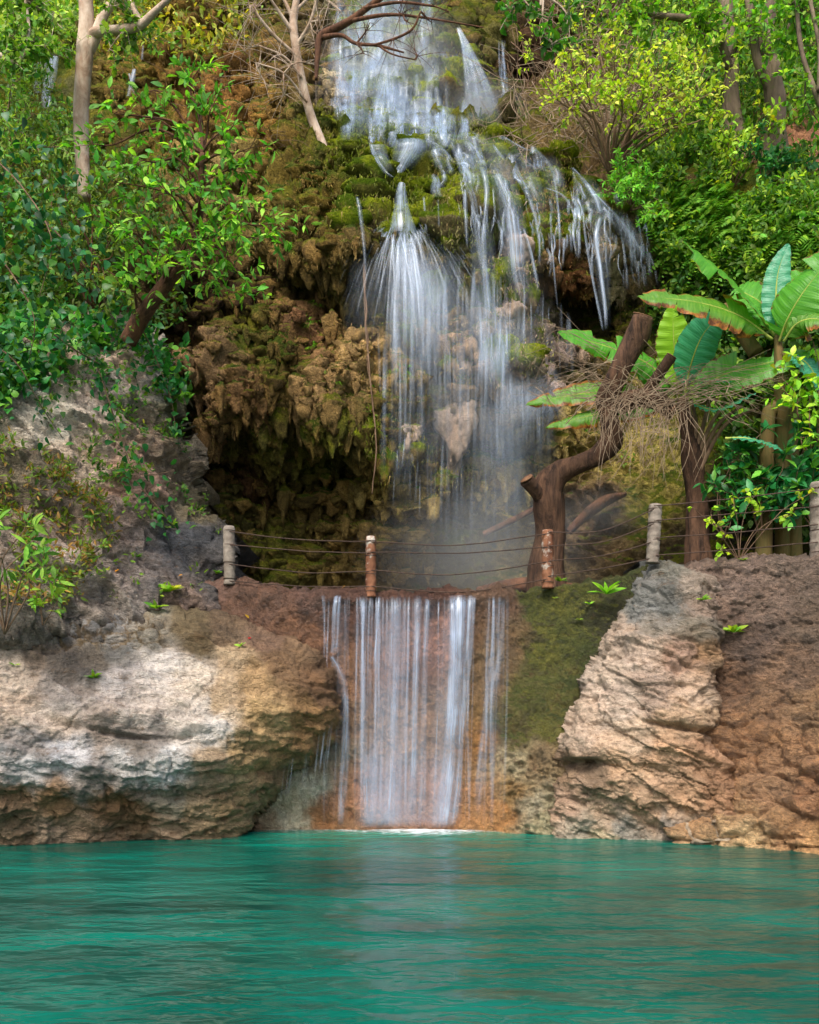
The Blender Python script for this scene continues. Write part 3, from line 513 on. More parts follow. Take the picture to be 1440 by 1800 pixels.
C_rb = [(1180, 1000, (110, 107, 96)), (1140, 1020, (118, 116, 110)), (1220, 1020, (139, 126, 112)), (1130, 1060, (120, 120, 115)), (1180, 1060, (99, 99, 94)), (1240, 1060, (137, 118, 103)), (1100, 1110, (165, 147, 130)), (1160, 1110, (127, 120, 109)), (1220, 1110, (107, 99, 86)), (1060, 1180, (180, 161, 142)), (1130, 1160, (180, 161, 144)), (1200, 1170, (155, 128, 110)), (1240, 1150, (138, 112, 86)), (1080, 1240, (184, 164, 146)), (1150, 1220, (155, 134, 117)), (1220, 1220, (178, 153, 130)), (1020, 1280, (187, 165, 144)), (1110, 1290, (185, 161, 137)), (1190, 1270, (176, 147, 119)), (1250, 1260, (176, 147, 117)), (1000, 1340, (135, 113, 91)), (1040, 1360, (122, 103, 84)), (1100, 1350, (184, 153, 123)), (1170, 1340, (181, 147, 117)), (1240, 1330, (168, 132, 103)), (1000, 1410, (168, 141, 119)), (1060, 1430, (177, 151, 125)), (1140, 1420, (180, 147, 117)), (1210, 1400, (173, 138, 107)), (1270, 1390, (148, 113, 85)), (1020, 1460, (149, 139, 121)), (1100, 1465, (141, 134, 121)), (1180, 1460, (147, 134, 119)), (1250, 1465, (161, 145, 123)), (1060, 1478, (195, 175, 141))]
def disp_rb(P, u, v, sd):
    T = np.array([[.92, 0, .38], [0, 1, 0], [-.38, 0, .92]]); q = (P @ T)*np.array([.8, .8, 2.8])
    a = fbm(q*1.1, 5, 101, .58, ridge=True)*.10; b = fbm(P*2.3, 5, 102, .6)*.15; c = fbm(P*8, 4, 103, .65)*.04
    f1, f2, ci = worley(q*1.5+fbm(P*3, 3, 106)[..., None]*.25, 107); cr = -np.clip(.05-(f2-f1), 0, 1)*.5; fac = (ci-.5)*.07
    # the sharp notch low on its left, and the ledge crack right of the middle
    notch = -.30*np.exp(-((u-1022-(v-1340)*.5)/44.)**2)*np.clip((v-1330)/10, 0, 1)*np.clip((1378-v)/30, 0, 1)
    cy = 1268+np.clip(u-1130, 0, 200)*.16; ledge = -.16*np.exp(-((v-cy)/5.)**2)*band(u, 1120, 1290, 25)
    w1_, w2_, wc = worley(P*np.array([1.3, 1.3, 1.6])+fbm(P*1.5, 3, 184)[..., None]*.3, 185); return a+b+c+cr+fac+notch+ledge+(wc-.5)*.12
rb = Relief('boulder', [(955, 1600), (962, 1475), (968, 1420), (970, 1350), (985, 1290), (1012, 1225), (1035, 1160), (1060, 1110), (1085, 1070), (1112, 1020), (1140, 992), (1180, 984), (1230, 992), (1272, 1004), (1278, 1040), (1272, 1100), (1258, 1150), (1254, 1220), (1262, 1290), (1296, 1330), (1304, 1400), (1296, 1600)],
            D_rb, 2., disp_rb, C_rb, M_lime, curl=(30, .8), skirt=1.0, wob=2.5, seed=71, warp=18, wl=50)
rb.done(); tag(rb.ob, 'tall tan fractured boulder between the mossy wall and the brown wall', 'boulder')

# ================================================================== ground, the shelf behind the dam, the pool
def sheet(name, x0, x1, y0, y1, z, nx, ny, mat, f=None):
    x, y = np.meshgrid(np.linspace(x0, x1, nx), np.linspace(y0, y1, ny)); zz = x*0+z
    if f is not None: zz = zz+f(x, y)
    i = np.arange(nx*ny).reshape(ny, nx); q = np.stack([i[:-1, :-1], i[:-1, 1:], i[1:, 1:], i[1:, :-1]], -1).reshape(-1, 4)
    c = np.tile(np.array([*s2l((110, 96, 70)), 0.]), (nx*ny, 1)); return mesh_np(name, np.stack([x, y, zz], -1), [q], mat, None, c)
o = sheet('ground', -500, 500, -300, 700, -3.0, 40, 40, M_slope); tag(o, kind='structure')
o = sheet('rock_shelf', -16, 14, 13.3, 26, 3.15, 150, 70, M_wet, lambda x, y: .10*fbm(np.stack([x, y, 0*x], -1)*1.3, 4, 5)); tag(o, kind='structure')

t = NT('pool water'); P = t.n('ShaderNodeNewGeometry').outputs['Position']
w1 = t.noise(t.scale(P, (1., 1.9, 1)), 1.2, 1, .4, .6); w2 = t.noise(t.scale(P, (1.4, 2.7, 1)), 2.7, 2, .5, .6); w3 = t.noise(t.scale(P, (1., 3.6, 1)), .5, 3, .5)
h = t.math('ADD', t.math('MULTIPLY', w1, 1.), t.math('MULTIPLY', w2, .38)); h = t.math('ADD', h, t.math('MULTIPLY', w3, .9))
bp = t.n('ShaderNodeBump', {'Strength': .7, 'Distance': .14, 'Height': h}).outputs[0]
dn = t.noise(t.scale(P, (.32, .6, 1)), 1.0, 3, .5, .5)
y = t.n('ShaderNodeSeparateXYZ', {0: P}).outputs[1]
sh = t.math('ADD', t.mr(y, 11.4, 12.9, 0, .40), t.math('MULTIPLY', t.math('SUBTRACT', dn, .5), 1.1))
c = t.ramp(t.math('ADD', sh, .38, clamp=True), [(.0, s2l((0, 50, 44))), (.3, s2l((0, 74, 62))), (.55, s2l((0, 98, 82))), (.8, s2l((18, 128, 106))), (1., s2l((70, 154, 128)))])
bs = t.n('ShaderNodeBsdfPrincipled', {'Base Color': c, 'Roughness': .2, 'IOR': 1.45, 'Normal': bp, 'Specular IOR Level': .5})
t.t.links.new(bs.outputs[0], t.out.inputs[0]); M_water = t.m
o = sheet('pool', -40, 40, -30, 13.4, 0, 60, 60, M_water); tag(o, 'turquoise pool with long soft ripples', 'pool', kind='structure')
# ================================================================== falling water
t = NT('falling water'); at_ = t.n('ShaderNodeAttribute', attribute_name='Col'); sp = t.n('ShaderNodeSeparateColor', {0: at_.outputs['Color']})
uv = t.n('ShaderNodeUVMap', uv_map='UVMap').outputs[0]
s1 = t.noise(t.scale(uv, (16, .35, 1)), 1., 3, .6); s2 = t.noise(t.scale(uv, (52, .9, 1)), 1., 2, .6); s3 = t.noise(t.scale(uv, (2.2, 1.3, 1)), 1., 3, .6)
x = sp.outputs[0]; edge = t.math('POWER', t.math('MULTIPLY', t.math('MULTIPLY', x, t.math('SUBTRACT', 1., x)), 4., clamp=True), .8)
st = t.math('MULTIPLY', t.mr(s1, .3, .68, .12, 1.), t.mr(s2, .25, .7, .35, 1.15)); st = t.math('MULTIPLY', st, t.mr(s3, .32, .62, .3, 1.15))
st = t.math('ADD', t.math('MULTIPLY', st, t.math('SUBTRACT', 1., sp.outputs[1])), t.math('MULTIPLY', sp.outputs[1], t.math('ADD', .25, t.math('MULTIPLY', st, .5))))
al = t.math('MULTIPLY', t.math('MULTIPLY', st, edge), t.math('MULTIPLY', at_.outputs['Alpha'], .92), clamp=True)
df = t.n('ShaderNodeBsdfDiffuse', {'Color': (.62, .77, 1., 1)}); tr = t.n('ShaderNodeBsdfTranslucent', {'Color': (.66, .8, 1., 1)}); gl = t.n('ShaderNodeBsdfGlossy', {'Color': (.9, .95, 1, 1), 'Roughness': .35})
mx = t.n('ShaderNodeMixShader', {0: .5, 1: df.outputs[0], 2: tr.outputs[0]}); mx = t.n('ShaderNodeMixShader', {0: .12, 1: mx.outputs[0], 2: gl.outputs[0]})
t.t.links.new(t.n('ShaderNodeMixShader', {0: al, 1: t.n('ShaderNodeBsdfTransparent').outputs[0], 2: mx.outputs[0]}).outputs[0], t.out.inputs[0]); M_fall = t.m

def strip(mb, P, Wd, A, seed=0., bulge=.25, nc=5, soft=0.):
    """P centre line (n,3), Wd widths in m, A opacity"""
    P = np.asarray(P, float); n = len(P); Wd = np.broadcast_to(Wd, (n,)); A = np.broadcast_to(A, (n,))
    x = np.linspace(0, 1, nc); V = P[:, None]+np.stack([(x-.5)[None]*Wd[:, None], -bulge*Wd[:, None]*(4*x*(1-x))[None], np.zeros((n, nc))], -1)
    L = np.concatenate([[0], np.cumsum(np.linalg.norm(np.diff(P, axis=0), axis=1))])
    i = np.arange((n-1)*nc).reshape(n-1, nc)[:, :-1].ravel(); q = np.stack([i, i+nc, i+nc+1, i+1], -1)
    c = np.stack([np.broadcast_to(x, (n, nc)), np.zeros((n, nc))+soft, np.zeros((n, nc)), np.broadcast_to(A[:, None], (n, nc))], -1)
    uvv = np.stack([(x-.5)[None]*Wd[:, None]+seed*7.3, np.broadcast_to(L[:, None]+seed*3.1, (n, nc))], -1)
    mb.add(V.reshape(-1, 3), [q], c.reshape(-1, 4), uvv.reshape(-1, 2))
def drape(pts, off=.22, n=None, surf=cliff, free=True, zm=True):
    """centre line down a rock surface: clings to it while it slopes, falls free below a ledge"""
    Q = smoothline(np.array(pts, float), n or max(8, int(len(pts)*7))); u, v = Q[:, 0], Q[:, 1]
    Y = np.min([surf.depth(u+d, v) for d in (-6, 0, 6)], 0)
    if surf is cliff and zm:
        ii = np.clip(((v+200)/6).astype(int), 1, 298); jj = np.clip(((u+200)/6).astype(int), 1, 398); z = np.min([ZM[np.clip(ii+q_, 0, 299), jj] for q_ in (-1, 0, 1, 2)], 0); Y = np.where(z > Y-2.6, np.minimum(Y, z+.2), Y)
    if free: Y = np.minimum.accumulate(Y)
    k = np.ones(3)/3; Y = np.convolve(np.pad(Y, 1, mode='edge'), k, 'valid')-off
    return at(u, v, Y), Q[:, 2]*Y/F, (Q[:, 3] if Q.shape[1] > 3 else np.full(len(Q), .8))
rng = np.random.default_rng(5)
def fade(a, n, i=.12, o=.2):
    x = np.linspace(0, 1, n); return a*np.clip(x/i, .0, 1)*np.clip((1-x)/o, 0, 1)
# --- the tall cascade from the top of the frame
root = empty('waterfall', cliff.pos(np.array([690]), np.array([235]))[0], 'broad misty cascade stepping down mossy ledges at the top middle', 'waterfall')
g = MB()
def cascade(mb, n, x0, x1, y0, y1, w0, w1, a0, a1, off, conv=0., zm=True):
    for k in range(n):
        xs = rng.uniform(x0, x1); ys = rng.uniform(y0, y1-60); ye = min(y1, ys+rng.uniform(70, 190)); m = max(4, int((ye-ys)/22))
        v = np.linspace(ys, ye, m); u = xs+np.cumsum(rng.normal(0, 3.2, m))+conv*(v-ys)
        w = rng.uniform(w0, w1)*(1+.5*np.linspace(0, 1, m)); P, Wd, A = drape(np.stack([u, v, w, np.ones(m)], -1), off, m*4, zm=zm); n4 = len(P)
        strip(mb, P, Wd, fade(rng.uniform(a0, a1), n4), rng.random()*9)
cascade(g, 26, 600, 770, -60, 252, 30, 70, .05, .16, .2)
cascade(g, 100, 590, 790, -60, 240, 6, 26, .18, .6, .18, zm=False)
cascade(g, 75, 592, 785, -60, 250, 5, 22, .15, .62, .16)
cascade(g, 26, 640, 830, 170, 262, 6, 18, .3, .7, .2)
g.build('veil', M_fall, root, uv=True)
for pts in ([(596, -10, 16, .8), (600, 60, 20, .7), (604, 110, 24, .6), (608, 180, 26, .8), (612, 225, 20, .4)], [(640, -20, 26, .8), (636, 60, 34, .6), (640, 120, 30, .8), (650, 200, 40, .6), (660, 232, 30, .3)],
            [(690, -30, 34, .9), (700, 40, 40, .8), (688, 90, 36, .6), (700, 150, 50, .7), (704, 225, 44, .5)], [(735, -10, 20, .7), (742, 70, 26, .6), (738, 140, 30, .7), (745, 210, 36, .5)],
            [(768, 40, 14, .5), (775, 100, 22, .5), (762, 160, 24, .5), (770, 215, 30, .3)], [(664, 30, 12, .9), (668, 90, 18, .9), (676, 150, 22, .8), (670, 215, 26, .4)]):
    g = MB(); P, Wd, A = drape(pts, .2, 40, zm=False); strip(g, P, Wd, A*fade(1., 40, .02, .25), rng.random()*9); g.build('stream', M_fall, root, uv=True)
# --- fall to its right
r2 = empty('waterfall', cliff.pos(np.array([850]), np.array([215]))[0], 'single veil fanning down right of the tall misty cascade', 'waterfall')
g = MB()
for k in range(26):
    a = k/25.; P, Wd, A = drape([(803+6*a, 48+rng.uniform(-2, 4), 3), (812+14*a, 80, 5), (818+34*a, 130, 7), (822+50*a, 180, 9), (824+58*a, 225, 9)], .3+.2*rng.random(), 26); strip(g, P, Wd*1.2, fade(rng.uniform(.10, .42), 26, .04, .45), rng.random()*9)
g.build('veil', M_fall, r2, uv=True)
g = MB()
for k in range(7): P, Wd, A = drape([(882+rng.uniform(-6, 8), 70, 4), (884+rng.uniform(-6, 8), 130, 4), (886+rng.uniform(-6, 8), 180, 5)], .3, 16); strip(g, P, Wd, fade(.35, 16), rng.random()*9)
g.build('stream', M_fall, r2, uv=True)
# --- distant falls on the left
for lab, L in (('distant white fall at the left edge behind the pale tree', [[(96, 100, 16, .9), (88, 140, 22, .9), (80, 170, 16, .8), (78, 190, 8, .4)], [(75, 110, 20, .6), (70, 150, 24, .5), (66, 165, 12, .2)], [(88, 170, 5, .8), (86, 188, 8, .7)]]), ('short distant trickle between the pale tree and the leafy shrub', [[(236, 122, 8, .8), (232, 145, 10, .8), (226, 170, 8, .5)], [(228, 130, 6, .7), (236, 165, 5, .3)], [(252, 80, 5, .3), (250, 105, 6, .4)]])):
    r3 = empty('waterfall', cliff.pos(np.array([L[0][0][0]]), np.array([L[0][-1][1]]))[0], lab, 'waterfall')
    for pts in L: g = MB(); P, Wd, A = drape(pts, .35, 20); strip(g, P, Wd, A, rng.random()*9); g.build('stream', M_fall, r3, uv=True)
# --- the white run-off and the fan that bursts from the ledge
r4 = empty('waterfall', cliff.pos(np.array([720]), np.array([640]))[0], 'white jet bursting over the mossy ledge into a wide fan of spray', 'waterfall')
for pts in ([(722, 238, 40, .9), (726, 262, 44, 1.), (712, 285, 30, 1.), (700, 305, 14, .8)], [(650, 240, 8, .6), (658, 270, 10, .8), (676, 300, 10, .8), (690, 312, 8, .5)], [(706, 322, 14, 1.2), (705, 345, 22, 1.3), (706, 370, 30, 1.4), (708, 398, 46, 1.3), (708, 412, 50, .4)]):
    g = MB(); P, Wd, A = drape(pts, .34, 24); strip(g, P, Wd, A, rng.random()*9); g.build('stream', M_fall, r4, uv=True)
Y0 = float(cliff.depth(np.array([706]), np.array([398]))[0])-.30; src = at(707, 399, Y0); g = MB(); g2 = MB()
for k in range(460):
    a = rng.uniform(-1, 1); vx = (-2.0*abs(a)**1.1 if a < 0 else 3.3*a**1.1)*rng.uniform(.6, 1.05)
    vz = rng.uniform(-.2, 1.)*(1-.25*abs(a)); vy = -rng.uniform(.0, .9); T = rng.uniform(.30, .78)*(1-.30*abs(a)); tt = np.linspace(0, T, 18)
    P = src+np.array([rng.normal(0, .09), rng.normal(0, .04), rng.normal(-.02, .03)])+np.stack([vx*tt, vy*tt, vz*tt-4.9*tt**2], -1)
    core = abs(vx-.28) < .5
    strip(g, P, (.006+.014*rng.random())*(1+2.2*tt/T)*(1.5 if core else 1.), fade(rng.uniform(.3, .95), 18, .02, .8)*(1-.2*abs(a)), rng.random()*9, nc=3)
g.build('spray', M_fall, r4, uv=True)
for k in range(14):      # denser core dropping left of centre
    vx = rng.normal(.28, .16); tt = np.linspace(0, rng.uniform(.6, .86), 20); P = src+np.stack([vx*tt, -.45*tt, .25*tt-4.9*tt**2], -1); strip(g2, P, .05+.05*rng.random(), fade(rng.uniform(.4, .9), 20, .1, .6), rng.random()*9, nc=3)
g2.build('veil', M_fall, r4, uv=True)
# --- run-offs over the ledges to the right
r5 = empty('waterfall', cliff.pos(np.array([940]), np.array([560]))[0], 'ragged curtain of thin white streams down the right-hand ledges', 'waterfall')
RS = [[(830, 232, 20, .8), (836, 262, 22, .9), (850, 300, 16, .9), (856, 345, 12, .9), (850, 420, 12, .9), (855, 500, 14, .8), (862, 562, 22, .8)],
      [(792, 245, 10, .4), (812, 300, 12, .6), (832, 350, 14, .7), (840, 420, 10, .6), (848, 480, 8, .4)],
      [(868, 292, 16, .7), (884, 330, 22, .9), (898, 370, 26, 1.), (905, 420, 30, .9), (910, 480, 34, .6), (925, 540, 36, .35)],
      [(900, 272, 14, .8), (905, 300, 18, .9), (925, 335, 14, .8), (942, 385, 8, .8), (948, 432, 5, .6)],
      [(935, 262, 16, .8), (952, 275, 14, .7), (968, 295, 10, .6), (976, 320, 6, .7), (983, 390, 5, .8), (984, 452, 4, .3)],
      [(1005, 294, 8, .6), (1030, 322, 12, .8), (1048, 350, 14, .9), (1056, 378, 12, .9)], [(1056, 378, 10, .9), (1048, 420, 12, .9), (1055, 470, 9, .9), (1064, 540, 8, 1.), (1066, 580, 6, .7)],
      [(1024, 360, 6, .7), (1030, 420, 6, .7), (1042, 490, 6, .9), (1056, 560, 6, .8), (1060, 582, 4, .5)],
      [(1040, 335, 10, .5), (1078, 375, 12, .6), (1105, 410, 14, .5), (1130, 450, 10, .3)], [(968, 372, 5, .6), (971, 440, 5, .7), (976, 500, 4, .6), (981, 545, 3, .3)],
      [(818, 330, 7, .6), (819, 380, 8, .8), (822, 440, 7, .4)], [(628, 345, 7, .6), (633, 372, 9, .8), (640, 430, 7, .6), (643, 500, 6, .2)], [(958, 330, 8, .5), (990, 345, 10, .6), (1010, 380, 6, .5), (1016, 450, 4, .2)],
      [(920, 400, 8, .6), (935, 450, 8, .6), (948, 520, 10, .3)], [(740, 240, 14, .6), (775, 262, 16, .6), (800, 290, 10, .5)], [(880, 240, 18, .6), (920, 262, 14, .7), (945, 266, 10, .6)], [(745, 345, 5, .5), (748, 385, 5, .5), (750, 410, 4, .3)], [(770, 350, 4, .5), (772, 400, 4, .4)]]
for pts in RS: g = MB(); P, Wd, A = drape(pts, .30, 34); strip(g, P, Wd*.95, A*fade(1., len(A), .06, .14), rng.random()*9); g.build('stream', M_fall, r5, uv=True)
g = MB()
for k in range(150):       # hair-thin threads over every lip
    x = rng.uniform(800, 1145); y = 262+(x-800)*.42+rng.uniform(-25, 70)+(40 if x < 1000 else 0); l = rng.uniform(18, 70); P, Wd, A = drape([(x, y, 3), (x+rng.normal(1, 3), y+l*.5, 3), (x+rng.normal(2, 4), y+l, 3)], .3, 9)
    strip(g, P, Wd*rng.uniform(.7, 2.2), fade(rng.uniform(.3, .8), 9, .05, .5), rng.random()*9, nc=3)
g.build('trickle', M_fall, r5, uv=True)
g = MB()
def soft(mb, pts, a, off=.45, surf=cliff, m=24):
    P, Wd, A = drape([q[:3]+(1.,) for q in pts], off, m, surf); strip(mb, P, Wd, fade(a, m, .18, .4), rng.random()*9, nc=9, soft=1., bulge=.15)
for pts, a in (([(720, 232, 70), (722, 262, 64), (706, 300, 40)], .6), ([(800, 236, 60), (820, 270, 60), (838, 300, 44), (845, 350, 34)], .25), ([(770, 240, 50), (770, 270, 44), (790, 310, 30)], .2), ([(850, 240, 60), (870, 275, 60), (885, 320, 50), (900, 380, 50), (908, 470, 60), (930, 560, 60)], .3), ([(905, 255, 50), (925, 300, 44), (945, 350, 34), (950, 420, 30)], .2),
               ([(660, 236, 30), (668, 270, 28), (684, 305, 24)], .4), ([(960, 275, 50), (975, 320, 44), (985, 400, 34)], .15), ([(1020, 305, 44), (1045, 350, 40), (1056, 420, 36), (1062, 520, 24), (1066, 580, 18)], .2), ([(1080, 370, 40), (1110, 420, 40), (1135, 460, 24)], .3), ([(845, 380, 44), (852, 480, 50), (862, 570, 60), (868, 650, 80)], .28)): soft(g, pts, a)
for k in range(34):          # little broken runs that hop from cushion to cushion
    x = rng.uniform(760, 1080); y = 240+max(0, x-880)*.38+rng.uniform(-8, 80); m = 5; l = rng.uniform(16, 46); u = x+np.cumsum(rng.normal(1.5, 3, m)); P, Wd, A = drape(np.stack([u, np.linspace(y, y+l, m), rng.uniform(5, 16)*np.linspace(1, 1.7, m), np.ones(m)], -1), .34, 12); strip(g, P, Wd, fade(rng.uniform(.35, .9), 12, .2, .3), rng.random()*9)
g.build('veil', M_fall, r5, uv=True)
# --- veils dripping from the pale domes and the belly of the cliff
r6 = empty('waterfall', cliff.pos(np.array([850]), np.array([950]))[0], 'soft rain of faint threads falling past the pale domes to the cliff foot', 'waterfall')
g = MB()
for (cx, cy, w, ln, n, a) in ((930, 655, 44, 120, 34, .4), (865, 575, 26, 110, 26, .55), (905, 690, 60, 120, 30, .22), (770, 600, 60, 190, 40, .24), (830, 600, 90, 240, 44, .18), (700, 590, 40, 240, 34, .18), (900, 500, 60, 160, 40, .4), (735, 500, 50, 200, 50, .4), (840, 780, 90, 220, 46, .15), (715, 790, 24, 90, 10, .4), (800, 470, 50, 140, 30, .3), (985, 560, 30, 120, 12, .25), (1120, 445, 26, 40, 18, .5)):
    for k in range(n):
        x = rng.uniform(cx-w, cx+w); y = cy+rng.uniform(-30, 40); l = ln*rng.uniform(.5, 1.1); Y = float(min(cliff.depth(np.array([x]), np.array([y]))[0], cliff.depth(np.array([x]), np.array([y+l]))[0]))-rng.uniform(.35, .7)
        vv = np.linspace(0, 1, 9); P = at(x+rng.normal(0, 3)*vv, y+l*vv, Y); strip(g, P, rng.uniform(.015, .06)*(1+vv), fade(a*rng.uniform(.5, 1.4), 9, .15, .6), rng.random()*9, nc=3)
g.build('thread', M_fall, r6, uv=True); g = MB()
for (x, y, w, l, a, n) in ((745, 450, 110, 230, .16, 7), (730, 430, 60, 180, .22, 5), (865, 590, 60, 120, .32, 4), (930, 655, 80, 110, .34, 5), (905, 540, 70, 150, .16, 4), (830, 500, 80, 240, .10, 5), (800, 640, 160, 300, .05, 4), (900, 700, 120, 260, .16, 5), (715, 700, 60, 220, .12, 3), (860, 860, 140, 150, .14, 4)):
    for k in range(n):
        xx = x+rng.normal(0, w*.28); yy = y+rng.uniform(-20, 20); Y = float(min(cliff.depth(np.array([xx]), np.array([yy]))[0], cliff.depth(np.array([xx]), np.array([yy+l*.8]))[0]))-rng.uniform(.45, .9); vv = np.linspace(0, 1, 14)
        P = at(xx+8*vv, yy+l*vv*rng.uniform(.7, 1), Y); strip(g, P, w*rng.uniform(.5, 1.)*Y/F*(.7+.6*vv), fade(a*rng.uniform(.6, 1.2), 14, .25, .6), rng.random()*9, nc=9, soft=.85, bulge=.1)
g.build('veil', M_fall, r6, uv=True)
# --- the low fall over the dam
r7 = empty('waterfall', at(720, 1460, 12.6), 'low curtain of silky streams running down the dam into the pool', 'waterfall')
def damfall(pts, al, n=30, off=.10):
    g = MB(); P, Wd, A = drape(pts, off, n, surf=dam); strip(g, P, Wd, (al*A) if len(pts[0]) > 3 else fade(al, n, .01, .1), rng.random()*9, nc=7); return g
for pts, al in (([(568, 1046, 6), (570, 1090, 5), (572, 1130, 5), (578, 1150, 4)], .5), ([(594, 1046, 14), (590, 1080, 14), (588, 1130, 12), (584, 1150, 9)], .9), ([(597, 1048, 5), (595, 1100, 5), (590, 1150, 4)], .7), ([(581, 1152, 10), (596, 1178, 14), (606, 1215, 14), (606, 1300, 12), (600, 1380, 12), (598, 1450, 12)], .75),
                ([(610, 1220, 8), (612, 1320, 8), (600, 1455, 8)], .35), ([(634, 1048, 7), (638, 1150, 7), (641, 1300, 9), (644, 1455, 10)], .75), ([(628, 1050, 4), (630, 1120, 4), (634, 1200, 3)], .35),
                ([(808, 1046, 30), (805, 1150, 30), (798, 1290, 32), (790, 1380, 36), (780, 1452, 46)], 1.15), ([(796, 1046, 16), (797, 1150, 18), (790, 1300, 20), (782, 1452, 26)], .95), ([(828, 1046, 14), (824, 1120, 12), (816, 1240, 10), (804, 1400, 12), (796, 1452, 12)], .8), ([(835, 1048, 6), (830, 1130, 5), (820, 1230, 4)], .5),
                ([(868, 1050, 6), (868, 1110, 5), (862, 1170, 8), (852, 1260, 10), (836, 1400, 12)], .4), ([(884, 1050, 10), (884, 1100, 8), (878, 1160, 14), (862, 1240, 16), (846, 1360, 16), (838, 1440, 16)], .38), ([(700, 1046, 10), (698, 1150, 10), (690, 1300, 14), (680, 1452, 20)], .6), ([(735, 1046, 14), (733, 1150, 12), (728, 1300, 12), (724, 1452, 20)], .6), ([(690, 1048, 12), (688, 1150, 10), (690, 1290, 26), (686, 1400, 40), (686, 1452, 50)], .42), ([(752, 1048, 10), (748, 1150, 10), (745, 1300, 12), (742, 1452, 18)], .55), ([(545, 1250, 3), (548, 1300, 3), (585, 1400, 3)], .0)):
    if al: damfall(pts, al).build('stream', M_fall, r7, uv=True)
g = MB()
for (x_, w_, a_) in ((720, 150, .12), (700, 90, .16), (750, 80, .13), (795, 60, .4), (640, 50, .12), (870, 50, .12), (690, 70, .2), (600, 40, .12)):
    soft(g, [(x_, 1047, w_*.7), (x_-2, 1150, w_*.8), (x_-6, 1300, w_), (x_-9, 1456, w_*1.15)], a_, .13, dam)
cen = rng.uniform(600, 880, 14)
for k in range(110):
    x = rng.choice([rng.uniform(655, 860), rng.uniform(565, 895), rng.choice(cen)+rng.normal(0, 4), rng.choice(cen)+rng.normal(0, 4)]); l = 410*min(1, rng.uniform(.3, 1.6)); a = rng.uniform(.12, .5); y0 = 1047+rng.uniform(-1, 3)
    P, Wd, A = drape([(x, y0, 4), (x-2+rng.normal(0, 2), y0+l*.4, 4), (x-6+rng.normal(0, 3), y0+l, 5)], rng.uniform(.07, .14), 20, surf=dam); strip(g, P, Wd*rng.uniform(.35, 1.2), fade(a, 20, .01, .2), rng.random()*9, nc=3)
for k in range(30):
    x = rng.uniform(640, 800); P, Wd, A = drape([(x, 1180+rng.uniform(0, 150), 20), (x-3, 1350, 30), (x-6, 1455, 44)], .10, 16, surf=dam); strip(g, P, Wd, fade(rng.uniform(.06, .22), 16, .5, .05), rng.random()*9, nc=5)
g.build('thread', M_fall, r7, uv=True)
g = MB()
for k in range(16):          # drips off the round end of the left boulder
    x = 500+rng.uniform(0, 90); y = 1440-(x-450)*.9*rng.uniform(.9, 1.05); P = at(np.full(8, x)-np.linspace(0, 10, 8), np.linspace(y-60, y+20, 8), 12.3); strip(g, P, .02, fade(.3, 8), rng.random()*9, nc=3)
g.build('drip', M_fall, r7, uv=True)
# foam where it lands
t = NT('foam'); P = t.n('ShaderNodeNewGeometry').outputs['Position']; cA = t.n('ShaderNodeAttribute', attribute_name='Col').outputs['Alpha']
fn = t.noise(t.scale(P, (1, 2.2, 1)), 7., 6, .65, .6); al = t.math('MULTIPLY', t.mr(t.math('ADD', fn, t.math('MULTIPLY', cA, .34)), .62, 1.0), t.math('MINIMUM', t.math('MULTIPLY', cA, 2.), 1.), clamp=True)
d = t.n('ShaderNodeBsdfDiffuse', {'Color': (.82, .92, .95, 1)}); t.t.links.new(t.n('ShaderNodeMixShader', {0: al, 1: t.n('ShaderNodeBsdfTransparent').outputs[0], 2: d.outputs[0]}).outputs[0], t.out.inputs[0]); M_foam = t.m
nx, ny = 160, 24; x, y = np.meshgrid(np.linspace(-2.6, 2.2, nx), np.linspace(0, 1, ny)); back = 12.72+0*x
yy = back-(1-y)*(.6+.35*np.exp(-((x-.35)/.75)**2)); a = np.sin(np.clip(y, 0, 1)*np.pi*.5)**1.6*(.3+.42*np.exp(-((x-.35)/.5)**2)+.42*np.exp(-((x+.05)/1.1)**2))*np.clip((x+2.6)/.6, 0, 1)*np.clip((2.2-x)/.7, 0, 1)
zz = .012+.02*a*(1+fbm(np.stack([x*3, yy*3, 0*x], -1), 4, 9)); i = np.arange(nx*ny).reshape(ny, nx); q = np.stack([i[:-1, :-1], i[:-1, 1:], i[1:, 1:], i[1:, :-1]], -1).reshape(-1, 4)
mesh_np('foam', np.stack([x, yy, zz], -1), [q], M_foam, r7, np.stack([a*0+1, a*0+1, a*0+1, a], -1).reshape(-1, 4))
# ---- drifting mist
def mist(label, c, s, dens):
    t = NT('mist air'); oc = t.n('ShaderNodeTexCoord').outputs['Object']; ln = t.n('ShaderNodeVectorMath', {0: oc}, operation='LENGTH').outputs['Value']
    f = t.math('POWER', t.mr(ln, 1., .0, 0, 1), 1.4); v = t.n('ShaderNodeVolumePrincipled', {'Color': (.93, .97, 1, 1), 'Density': t.math('MULTIPLY', f, dens), 'Anisotropy': .2}); t.t.links.new(v.outputs[0], t.out.inputs['Volume'])
    m = MB(); th = np.linspace(0, 2*np.pi, 24, endpoint=False); ph = np.linspace(0, np.pi, 14); V = np.stack([np.sin(ph)[:, None]*np.cos(th), np.sin(ph)[:, None]*np.sin(th), np.cos(ph)[:, None]+0*th], -1).reshape(-1, 3)
    i = np.arange(13)[:, None]*24+np.arange(24)[None]; j = np.arange(13)[:, None]*24+(np.arange(24)[None]+1) % 24
    m.add(V, [np.stack([i, i+24, j+24, j], -1).reshape(-1, 4)]); o = m.build('mist', t.m); o.location = c; o.scale = s; tag(o, label, 'mist', kind='stuff'); t.m.cycles.homogeneous_volume = False if hasattr(t.m, 'cycles') else None
